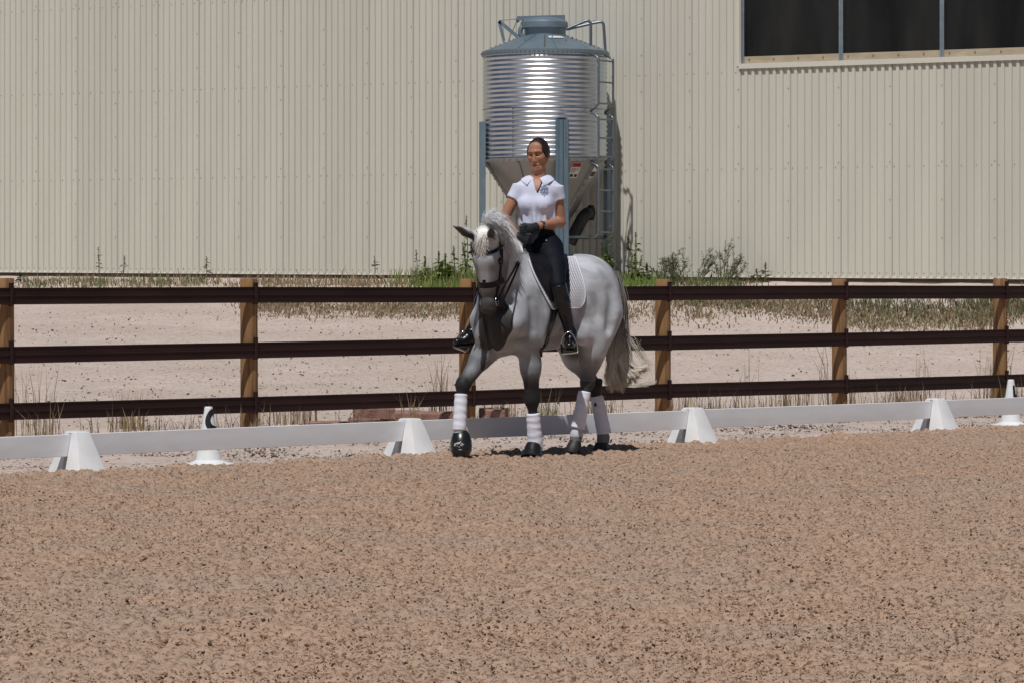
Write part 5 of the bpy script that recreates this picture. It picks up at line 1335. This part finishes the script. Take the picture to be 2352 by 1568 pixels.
# ------------------------------------------------------------------ rider
Y0 = 29.15
R = lambda px, py, d=0.0: P(px, py, Y0 + d)
rF = nrm((-0.22, -0.97, 0)); rL = np.array((-rF[1], rF[0], 0)) * 1.0        # forward, and her left (the viewer's right)
if rL[0] < 0: rL = -rL
RX = np.array([rL, rF, (0, 0, 1.0)])
fl = (rF, 1.35)
HS = 1.03
hc = R(1236, 356.5, 0.0); fF = nrm((-0.38, -0.92, -0.10)); fU = nrm(np.array((-0.03, 0, 1.0)) - fF * np.dot(fF, (-0.03, 0, 1.0))); fS = np.cross(fU, fF)
if fS[0] < 0: fS = -fS
FX = np.array([fS, fF, fU])
H2 = lambda s, f, u: hc + (fS * s + fF * f + fU * u) * HS
sL, eL, wL, hL = R(1279, 437, 0), R(1287, 511, 0.03), R(1241, 518, -0.17), R(1216, 526, -0.24)
sR, eR, wR, hR_ = R(1190, 437, 0), R(1156, 506, -0.02), R(1186, 540, -0.20), R(1200, 545, -0.24)
hipL, hipR = HW(np.array((0.07, 0.065, 1.73))), HW(np.array((0.07, -0.12, 1.73)))
knL, anL = HW(HP(1281, 655, .335)), HW(HP(1311, 768, .385)); knR, anR = HW(np.array((0.42, -0.34, 1.40))), HW(HP(1084, 762, -.44))
toL = anL + np.array((-0.015, -0.165, -0.095)); heL = anL + np.array((0.0, 0.045, -0.085))
toR = P(1050, 786, float(anR[1]) - 0.07); heR = anR + np.array((0.02, 0.02, -0.075))
def torso(F, e):
    F.ell(R(1238, 566), (0.145 + e, 0.125 + e, 0.125 + e), RX, k=0.05)
    F.cone(R(1238, 548), R(1236, 505), 0.125 + e, 0.118 + e, k=0.05, flat=fl); F.cone(R(1236, 505), R(1235, 448), 0.118 + e, 0.142 + e, k=0.05, flat=fl)
    for s in (-1, 1): F.ell(R(1234, 470) + rL * s * 0.066 + rF * 0.082, (0.066 + e, 0.052 + e, 0.062 + e), RX, k=0.045)
    F.cone(R(1200, 436), R(1269, 436), 0.058 + e, 0.058 + e, k=0.05); F.cone(R(1218, 421, .01), R(1253, 421, .01), 0.046 + e, 0.046 + e, k=0.05)
lo, hi = np.array((-0.42, 28.5, 0.82)), np.array((0.62, 29.6, 2.68))
bf = Field(lo, hi, 0.0072)
torso(bf, 0.0)
bf.cone(R(1237, 414, 0.015), R(1237, 385, 0.0), 0.064, 0.058, k=0.03)
for a, b, c, h_, s in ((sL, eL, wL, hL, 1), (sR, eR, wR, hR_, -1)):
    bf.cone(a, b, 0.051, 0.045, k=0.03); bf.cone(b, lerp(b, c, 0.4), 0.045, 0.044, k=0.02); bf.cone(lerp(b, c, 0.4), c, 0.044, 0.030, k=0.02); bf.cone(c, lerp(c, h_, 0.6), 0.029, 0.030, k=0.02)
for a, b, c, t_, e_ in ((hipL, knL, anL, toL, heL), (hipR, knR, anR, toR, heR)):
    bf.cone(a, b, 0.092, 0.056, k=0.05); bf.cone(b, c, 0.054, 0.036, k=0.03); bf.cone(e_, t_, 0.030, 0.024, k=0.03)
v, q = bf.mesh(); v = relax(v, q, 2)
# head as a finer skin that continues the neck
ff = Field(hc - np.array((0.17, 0.17, 0.26)), hc + np.array((0.17, 0.17, 0.17)), 0.0036)
rr = lambda *a: tuple(x * HS for x in a)
ff.ell(H2(0, -0.018, 0.022), rr(0.077, 0.098, 0.098), FX, k=0)
ff.cone(H2(0, 0.030, -0.020), H2(0, 0.046, -0.100), 0.063 * HS, 0.038 * HS, k=0.03)
for s in (-1, 1):
    ff.ell(H2(s * 0.039, 0.046, -0.022), rr(0.033, 0.036, 0.034), FX, k=0.02)
    ff.cone(H2(s * 0.055, -0.005, -0.045), H2(s * 0.024, 0.052, -0.112), 0.026 * HS, 0.020 * HS, k=0.02)
    ff.cone(H2(s * 0.012, 0.086, 0.030), H2(s * 0.050, 0.066, 0.028), 0.014 * HS, 0.012 * HS, k=0.012)
    ff.ell(H2(s * 0.033, 0.090, 0.006), rr(0.023, 0.024, 0.014), FX, k=0.010, op='s')
    ff.ball(H2(s * 0.033, 0.066, 0.005), 0.0165 * HS, k=0.004)
    ff.ball(H2(s * 0.0110, 0.089, -0.046), 0.0085 * HS, k=0.008)
    ff.ell(H2(s * 0.081, -0.012, -0.008), rr(0.010, 0.019, 0.031), FX, k=0.008)
    ff.ell(H2(s * 0.086, -0.008, -0.006), rr(0.006, 0.010, 0.018), FX, k=0.006, op='s')
ff.ell(H2(0, 0.052, 0.062), rr(0.055, 0.034, 0.045), FX, k=0.03)
ff.cone(H2(0, 0.083, 0.020), H2(0, 0.098, -0.040), 0.0080 * HS, 0.0110 * HS, k=0.012)
for s in (-1, 1): ff.ball(H2(s * 0.0070, 0.096, -0.054), 0.0045 * HS, k=0.004, op='s')
ff.cone(H2(-0.023, 0.074, -0.0765), H2(0.023, 0.074, -0.0765), 0.0085 * HS, 0.0085 * HS, k=0.014); ff.cone(H2(-0.016, 0.077, -0.0905), H2(0.016, 0.077, -0.0905), 0.0095 * HS, 0.0095 * HS, k=0.014)
ff.cone(H2(-0.026, 0.083, -0.0835), H2(0.026, 0.083, -0.0835), 0.0036 * HS, 0.0038 * HS, k=0.004, op='s')
ff.ball(H2(0, 0.064, -0.120), 0.020 * HS, k=0.018)
ff.cone(R(1237, 414, 0.015), R(1237, 372, 0.0), 0.0645, 0.057, k=0.02)
ff.cut((0, 0, -1), hc - np.array((0, 0, 0.235)))
fv, fq = ff.mesh(); fv = relax(fv, fq, 1)
fl_ = (fv - hc) @ FX.T / HS
SKIN = np.array((0.40, 0.20, 0.13)); C1 = np.tile(SKIN, (len(v), 1)) * (1 + 0.1 * vn3(v, 12, 81))[:, None]
C2 = np.tile(SKIN, (len(fv), 1)) * (1 + 0.08 * vn3(fv, 20, 82))[:, None]
s_, f_, u_ = fl_.T
lip = sstep(0.029, 0.020, np.abs(s_)) * sstep(0.0125, 0.007, np.abs(u_ + 0.0835)) * (f_ > 0.070); C2 = C2 * (1 - 0.55 * lip[:, None]) + np.array((0.30, 0.09, 0.075)) * 0.55 * lip[:, None]
cheek = np.exp(-((np.abs(s_) - 0.042) / 0.02) ** 2 - ((u_ + 0.03) / 0.022) ** 2) * (f_ > 0.02); C2 = C2 * (1 + cheek[:, None] * np.array((0.10, -0.08, -0.1)))
ml = sstep(0.0026, 0.0012, np.abs(u_ + 0.0835 - 4 * s_ ** 2)) * (np.abs(s_) < 0.025) * (f_ > 0.06); C2 = C2 * (1 - 0.8 * ml[:, None]) + np.array((0.07, 0.02, 0.02)) * 0.8 * ml[:, None]
brow = sstep(0.0048, 0.0022, np.abs(u_ - 0.0290 + 5.0 * (np.abs(s_) - 0.036) ** 2)) * (np.abs(s_) > 0.013) * (np.abs(s_) < 0.054) * (f_ > 0.05); C2 = C2 * (1 - 0.8 * brow[:, None]) + np.array((0.05, 0.025, 0.015)) * 0.8 * brow[:, None]
lash = sstep(0.0062, 0.0028, np.abs(u_ - 0.001 + 12 * (np.abs(s_) - 0.033) ** 2)) * (np.abs(np.abs(s_) - 0.033) < 0.019) * (f_ > 0.05); C2 = C2 * (1 - 0.85 * lash[:, None]) + np.array((0.02, 0.012, 0.01)) * 0.85 * lash[:, None]
sock = np.exp(-((np.abs(s_) - 0.033) / 0.017) ** 2 - ((u_ - 0.008) / 0.011) ** 2) * (f_ > 0.04); C2 = C2 * (1 - 0.45 * sock[:, None]) + np.array((0.10, 0.045, 0.03)) * 0.45 * sock[:, None]  # eye socket shadow painted into the skin colour
rider = thing('person', 'woman in white polo shirt and black breeches riding the grey horse, looking down', 'person', HW(np.array((0.03, 0, 1.74))))
M_SKIN = material('tanned skin', (0.5, 0.25, 0.15), 0.5, attr='tint', spec=0.35, sss=0.08)
V = np.vstack([v, fv]); Q = np.vstack([q, fq + len(v)]); C = np.vstack([C1, C2])
mesh_obj('body', V, Q, M_SKIN, rider, True, cols=np.concatenate([C, np.ones((len(C), 1))], 1))
# hair, pulled back into a low knot
hfld = Field(hc - np.array((0.20, 0.20, 0.20)), hc + np.array((0.20, 0.24, 0.18)), 0.0042)
hfld.ell(H2(0, -0.018, 0.030), rr(0.086, 0.106, 0.112), FX, k=0)
for s in (-1, 1): hfld.ell(H2(s * 0.050, -0.005, 0.012), rr(0.036, 0.062, 0.062), FX, k=0.03)
gx_, gy_, gz_ = [g.astype(float) - c for g, c in zip(hfld._grid((slice(None),) * 3), hc)]
hf_ = (gx_ * fF[0] + gy_ * fF[1] + gz_ * fF[2]) / HS; hu_ = (gx_ * fU[0] + gy_ * fU[1] + gz_ * fU[2]) / HS; hs_ = (gx_ * fS[0] + gy_ * fS[1] + gz_ * fS[2]) / HS
fh = np.interp(hu_, [-0.03, 0.012, 0.036, 0.060, 0.076, 0.092], [0.012, 0.022, 0.040, 0.062, 0.086, 0.14]); fh = fh + 0.40 * np.maximum(0, np.abs(hs_) - 0.028); ul = np.interp(hf_, [-0.12, -0.03, 0.02], [-0.080, -0.045, -0.018])
hfld.F = np.maximum(hfld.F, np.maximum((hf_ - fh) * 0.7, (ul - hu_)).astype(np.float32) * HS)
hfld.ell(H2(0, -0.115, -0.015), rr(0.042, 0.036, 0.042), FX, k=0.02)
hv, hq = hfld.mesh(); hv = relax(hv, hq, 2)
hl = (hv - hc) @ FX.T; ang = np.arctan2(hl[:, 0], hl[:, 2] + 0.02); nh = hl / np.linalg.norm(hl, axis=1)[:, None]
hv = hv + (nh @ FX) * (0.0016 * np.sin(ang * 60 + 3 * vnoise(hl[:, 1] * 30, ang * 3, 83)))[:, None]
M_HAIR = material('dark brown hair', (0.022, 0.011, 0.008), 0.36, spec=0.5, var=0.3, vscale=60, vstretch=(1, 0.2, 1))
mesh_obj('hair', hv, hq, M_HAIR, rider, True)
# polo shirt
M_SHIRT = material('white polo cotton', (0.63, 0.66, 0.82), 0.8, var=0.02, vscale=18, bump=0.25, bscale=26)
M_NAVY = material('navy fabric', (0.012, 0.016, 0.04), 0.8); M_CREST = material('blue grey embroidery', (0.10, 0.14, 0.26), 0.8)
sh = Field((-0.20, 28.85, 1.86), (0.62, 29.50, 2.40), 0.0055)
torso(sh, 0.013)
sh.cone(R(1234, 520), R(1235, 470), 0.144, 0.142, k=0.04, flat=(rF, 1.25))
sh.cone(R(1237, 414, 0.015), R(1237, 404, 0.012), 0.074, 0.072, k=0.02)
for a, b, s in ((sL, eL, 1), (sR, eR, -1)):
    m = lerp(a, b, 0.34); sh.cone(a - nrm(b - a) * 0.03, lerp(a, b, 0.30) + rL * s * 0.004, 0.060, 0.063, k=0.035, cap=True)
sh.cut((0.0, 0, -1), R(1236, 517)); sh.cut((0, 0, 1), R(1237, 405.5)); 

gx_, gy_, gz_ = sh._grid((slice(None),) * 3); v0, v1 = R(1236, 404), R(1232, 442)
tv_ = np.clip((v0[2] - gz_) / (v0[2] - v1[2]), -0.6, 1.3); wdg = np.abs(gx_ - (v0[0] + (v1[0] - v0[0]) * tv_)) - (0.047 * (1 - tv_) + 0.003)
sh.F = np.maximum(sh.F, -np.maximum(np.maximum(wdg * 0.8, gy_ - (Y0 - 0.005)), (v1[2] - gz_)).astype(np.float32))
sh.cone(R(1237, 414, 0.015), R(1237, 380, 0.01), 0.066, 0.066, k=0.003, op='s')
v, q = sh.mesh(); v = relax(v, q, 2)
# soft folds towards hem and armpits
vz = (R(1236, 517)[2]); lowf = sstep(0.20, 0.0, v[:, 2] - vz); th_ = np.arctan2((v - R(1238, 500)) @ rL, (v - R(1238, 500)) @ rF)
nrmv = np.stack([v[:, 0] - R(1238, 500)[0], v[:, 1] - Y0, np.zeros(len(v))], 1); nrmv /= np.linalg.norm(nrmv, axis=1)[:, None]
v = v + nrmv * (lowf * 0.008 * (np.sin(th_ * 9 + 14 * v[:, 2]) + 0.7 * np.sin(th_ * 17 + 3)) + 0.004 * vn3(v, 14, 84))[:, None]
v[:, 2] += lowf * 0.012 * np.sin(th_ * 6 + 1) * sstep(0.05, 0.0, v[:, 2] - vz)
shirt = mesh_obj('polo_shirt', v, q, M_SHIRT, rider, True)
SB = bvh_of(v, q)
# collar: a folded band round the neck, open in front
ncen = R(1237, 408, 0.012)
for s in (-1, 1):
    mb = MB(); top, out_, n_ = [], [], 22
    for i in range(n_):
        a = math.radians(lerp(180, 20, i / (n_ - 1))) * s; d = rF * math.cos(a) + rL * math.sin(a); k = i / (n_ - 1)
        top.append(ncen + d * 0.070 + (0, 0, 0.026 - 0.034 * k ** 3)); dd = rF * math.cos(a) + rL * math.sin(a) * 1.15
        out_.append(ncen + dd * (0.100 + 0.030 * k ** 2) + rL * s * 0.022 * k ** 3 + (0, 0, -0.004 - 0.062 * k ** 2.2))
    top, out_ = np.array(top), np.array(out_); 
    for i in range(n_):
        h, nn2, _, dist = SB.find_nearest(Vector(out_[i]))
        if (Vector(out_[i]) - h).dot(nn2) < 0.005 or dist > 0.02: out_[i] = np.array(h) + np.array(nn2) * 0.006
    mid_ = (top + out_) / 2 + np.array((0, -0.004, 0.006)); nd = np.array((0, -0.2, 1.0)) * 0.0045
    mb.loft(np.stack([top, mid_ + nd, out_ + nd * 0.6, out_ - nd * 0.2, mid_ - nd, top - nd], 1)); sharp(build('collar', mb, M_SHIRT, shirt), 50)
def on_shirt(name, polys, px, py, m, off=0.002, sc=1.0):
    o_ = R(px, py, -0.4); return drape(name, polys, o_, np.array((1.0, 0, 0)) * sc, np.array((0, 0, 1.0)) * sc, np.array((0, 1.0, 0)), SB, off, m, shirt)
on_shirt('placket', [stroke2d([(0.002, -0.050), (0.020, -0.010), (0.042, 0.040)], 0.014)], 1234, 427, M_NAVY, 0.002)
ring = lambda r0, n_=26: [(r0 * math.cos(t) * 0.82, r0 * math.sin(t)) for t in np.linspace(0, 2 * PI, n_)]
cr = [stroke2d(ring(0.036), 0.0025), stroke2d(ring(0.018), 0.005), stroke2d([(-0.006, -0.010), (0.004, 0.0), (-0.002, 0.012)], 0.007)]
for k in range(15):
    t = k / 15 * 2 * PI; cr.append(stroke2d([(0.024 * math.cos(t) * 0.82, 0.024 * math.sin(t)), ((0.040 + 0.006 * (k % 3)) * math.cos(t + .15) * 0.82, (0.040 + 0.006 * (k % 3)) * math.sin(t + .15))], 0.0035 + 0.002 * (k % 2)))
on_shirt('crest', cr, 1251, 437, M_CREST, 0.0025)
# breeches
M_BREECH = material('black navy breeches', (0.005, 0.0065, 0.013), 0.7, spec=0.15, bump=0.15, bscale=30)
br = Field((-0.30, 28.55, 1.20), (0.62, 29.55, 2.02), 0.0068)
br.ell(R(1239, 570), (0.152, 0.140, 0.130), RX, k=0.05); br.cone(R(1237, 560), R(1234, 518), 0.136, 0.134, k=0.04, flat=fl)
for a, b in ((hipL, knL), (hipR, knR)):
    br.cone(a, lerp(a, b, 0.5), 0.106, 0.098, k=0.07); br.cone(lerp(a, b, 0.5), b, 0.098, 0.066, k=0.03)
br.cut((0, 0, 1), R(1244, 512)); v, q = br.mesh(); v = relax(v, q, 2)
v = v + RNG.normal(0, 0.0, v.shape); breech = mesh_obj('breeches', v, q, M_BREECH, rider, True)
mb = MB(); bt = Field((-.02, -.02, -.02), (.02, .02, .02), 0.003); bt.ell((0, 0, 0), (0.011, 0.006, 0.013), k=0); v2, q2 = bt.mesh()
h, n_ = cast(bvh_of(v, q), R(1256, 551, -0.6), (0, 1.0, 0), 0.002); mesh_obj('pocket_stud', v2 + h, q2, M_STEEL, breech, True)
# tall boots
M_BOOTL = material('polished black boot leather', (0.006, 0.006, 0.008), 0.27, spec=0.45, coat=0.15, rvar=0.06, var=0.2, vscale=12, bump=0.06, bscale=25)
for kn, an, to, he in ((knL, anL, toL, heL), (knR, anR, toR, heR)):
    lo2, hi2 = np.minimum.reduce([kn, an, to, he]) - 0.11, np.maximum.reduce([kn, an, to, he]) + 0.11
    f2 = Field(lo2, hi2, 0.0060); d = nrm(an - kn)
    f2.cone(kn - d * 0.005, lerp(kn, an, 0.35), 0.072, 0.066, k=0.02, cap=False); f2.cone(lerp(kn, an, 0.35), lerp(kn, an, 0.92), 0.066, 0.046, k=0.02); f2.ball(an, 0.050, k=0.02)
    f2.cone(an, he, 0.047, 0.040, k=0.02); f2.cone(he + (0, 0, 0.012), lerp(he, to, 0.55) + (0, 0, 0.012), 0.040, 0.044, k=0.02, flat=((0, 0, 1), 1.05)); f2.cone(lerp(he, to, 0.5) + (0, 0, 0.010), to + (0, 0, 0.004), 0.045, 0.036, k=0.02, flat=((0, 0, 1), 1.15))
    f2.cone(lerp(kn, an, 0.97), lerp(he, to, 0.4) + (0, 0, 0.03), 0.042, 0.044, k=0.03)
    for t in (0.80, 0.86, 0.92): f2.cone(lerp(kn, an, t) + (-0.06, -0.055, 0), lerp(kn, an, t) + (0.06, -0.055, 0.004), 0.006, 0.006, k=0.012, op='s')
    u3 = np.cross(nrm(to - he), (1.0, 0, 0)) if abs(nrm(to - he)[1]) > 0.5 else np.cross(nrm(to - he), (0, 1.0, 0)); u3 = nrm(u3); u3 = u3 if u3[2] < 0 else -u3
    f2.cut(u3, lerp(he, to, 0.5) + u3 * 0.034); f2.cut(-d, kn + d * 0.0)
    v, q = f2.mesh(); v = relax(v, q, 1); bt_ = mesh_obj('riding_boot', v, q, M_BOOTL, rider, True)
    mb = MB(); ax = nrm(to - he); sd = nrm(np.cross(ax, u3)); A_, B_ = he - ax * 0.035, to + ax * 0.030
    rings = []
    for t, wd in ((0, 0.022), (0.08, 0.034), (0.3, 0.036), (0.7, 0.043), (0.92, 0.034), (1.0, 0.016)):
        c = A_ + (B_ - A_) * t; hh = 0.020 if t < 0.35 else 0.008
        rings.append([c + sd * wd + u3 * 0.032, c - sd * wd + u3 * 0.032, c - sd * wd + u3 * (0.034 + hh), c + sd * wd + u3 * (0.034 + hh)])
    mb.loft(rings); build('boot_sole', mb, material('worn sole', (0.03, 0.028, 0.027), 0.7), bt_)
# stirrups belong to the saddle
def stirrup(pts, treadA, treadB, lead, Yd):
    t_ = bpy.data.objects.new('stirrup', None); COL.objects.link(t_); t_.parent = saddle
    mb = MB(); mb.tube(catmull(pts, 30), 0.0062, 7); build('stirrup_iron', mb, M_STEEL, t_, smooth=True)
    mb = MB(); ax = nrm(treadB - treadA); sd = nrm(np.cross(ax, (0, 0, 1.0))); up_ = np.cross(sd, ax)
    mb.box((treadA + treadB) / 2, (np.linalg.norm(treadB - treadA), 0.055, 0.012), np.array([ax, sd, up_])); build('stirrup_tread', mb, M_STEEL, t_)
    mb = MB(); c = catmull(lead, 10); strap(mb, c, np.tile(np.array((0.5, -0.85, 0)), (10, 1)), 0.028, 0.004); build('stirrup_leather', mb, M_STRAP, t_)
    mb = MB(); mb.tube([lerp(pts[0], pts[1], 0.05), lerp(pts[0], pts[1], 0.95)], 0.0095, 7); build('stirrup_elastic', mb, M_STRAP, t_)
yl = float(toL[1]) + 0.045
S3 = lambda x, y: P(x, y, yl)
stirrup([S3(1291, 812), S3(1289, 789), S3(1294, 772), S3(1303, 763), S3(1314, 766), S3(1324, 786), S3(1327, 808)], S3(1291, 813), S3(1328, 809), [S3(1304, 763), P(1296, 720, yl + 0.06), P(1290, 670, yl + .12)], yl)
yr = float(toR[1]) + 0.02
S4 = lambda x, y, d=0.0: P(x, y, yr + d)
stirrup([S4(1042, 794), S4(1050, 776), S4(1062, 762), S4(1074, 757, .03), S4(1083, 766, .05), S4(1083, 784, .05), S4(1072, 806, .03)], S4(1042, 796), S4(1070, 807, .03), [S4(1076, 757, .04), P(1092, 700, yr + 0.1), P(1100, 650, yr + .15)], yr)
# gloves with curled fingers
M_GLOVE = material('black riding glove', (0.010, 0.014, 0.018), 0.7, bump=0.2, bscale=60)
for w_, h_, s in ((wL, hL, 1), (wR, hR_, -1)):
    d = nrm(h_ - w_); up_ = nrm(np.array((0, 0, 1.0)) - d * d[2]); inn = np.cross(d, up_) ; inn = inn if np.dot(inn, rL) * s < 0 else -inn      # towards the other hand
    G_ = Field(h_ - 0.13, h_ + 0.13, 0.0040)
    G_.cone(lerp(w_, h_, 0.30), h_, 0.036, 0.034, k=0.012, cap=True); G_.ell(h_ + d * 0.005, (0.048, 0.044, 0.026), np.array([d, up_, inn]), k=0.02)
    for i in range(4):
        z = 0.033 - 0.021 * i; L1 = (0.040, 0.044, 0.041, 0.033)[i]
        b = h_ + d * 0.036 + up_ * z - inn * 0.006; m1 = b + d * L1 * 0.75 - inn * 0.004; m2 = m1 + inn * 0.032 + d * 0.008; e = m2 - d * 0.034 + inn * 0.006
        G_.cone(b, m1, 0.0125, 0.0115, k=0.006); G_.cone(m1, m2, 0.0115, 0.0105, k=0.003); G_.cone(m2, e, 0.0105, 0.0095, k=0.003)
    tb = h_ - d * 0.012 + up_ * 0.026 + inn * 0.016; tm = tb + d * 0.036 + up_ * 0.018 + inn * 0.006; G_.cone(tb, tm, 0.0155, 0.013, k=0.010); G_.cone(tm, tm + d * 0.030 - up_ * 0.004, 0.013, 0.010, k=0.003)
    v, q = G_.mesh(); mesh_obj('glove', relax(v, q, 1), q, M_GLOVE, rider, True)
# wristwatch on her left wrist
wc = lerp(eL, wL, 0.97); d = nrm(wL - eL); wt_ = bpy.data.objects.new('wristwatch', None); COL.objects.link(wt_); wt_.parent = rider; wt_.location = Vector(wc) - rider.location
u1 = nrm(np.cross(d, (0, 0, 1.0))); u2 = np.cross(u1, d); th = np.arange(24) / 24 * 2 * PI
mb = MB(); mb.loft([[wc + d * k + (u1 * math.cos(t) + u2 * math.sin(t)) * r for t in th] for k, r in ((-0.011, 0.0325), (-0.010, 0.036), (0.010, 0.0355), (0.011, 0.032))]); build('watch_band', mb, M_STRAP, wt_, smooth=False)
fc = nrm(np.array((0.15, -0.95, 0.15))); fc = nrm(fc - d * np.dot(fc, d)); e1 = d; e2 = np.cross(fc, d); cen = wc + fc * 0.034
mb = MB(); mb.loft([[cen + fc * k + (e1 * math.cos(t) + e2 * math.sin(t)) * r for t in th] for k, r in ((0, 0.017), (0.008, 0.018), (0.009, 0.015), (0.008, 0.014))]); build('watch_case', mb, M_STEEL, wt_)
mb = MB(); mb.add([cen + fc * 0.0095 + (e1 * math.cos(t) + e2 * math.sin(t)) * 0.0125 for t in th], [tuple(range(24))]); build('watch_dial', mb, material('dark watch dial', (0.05, 0.045, 0.04), 0.3), wt_)
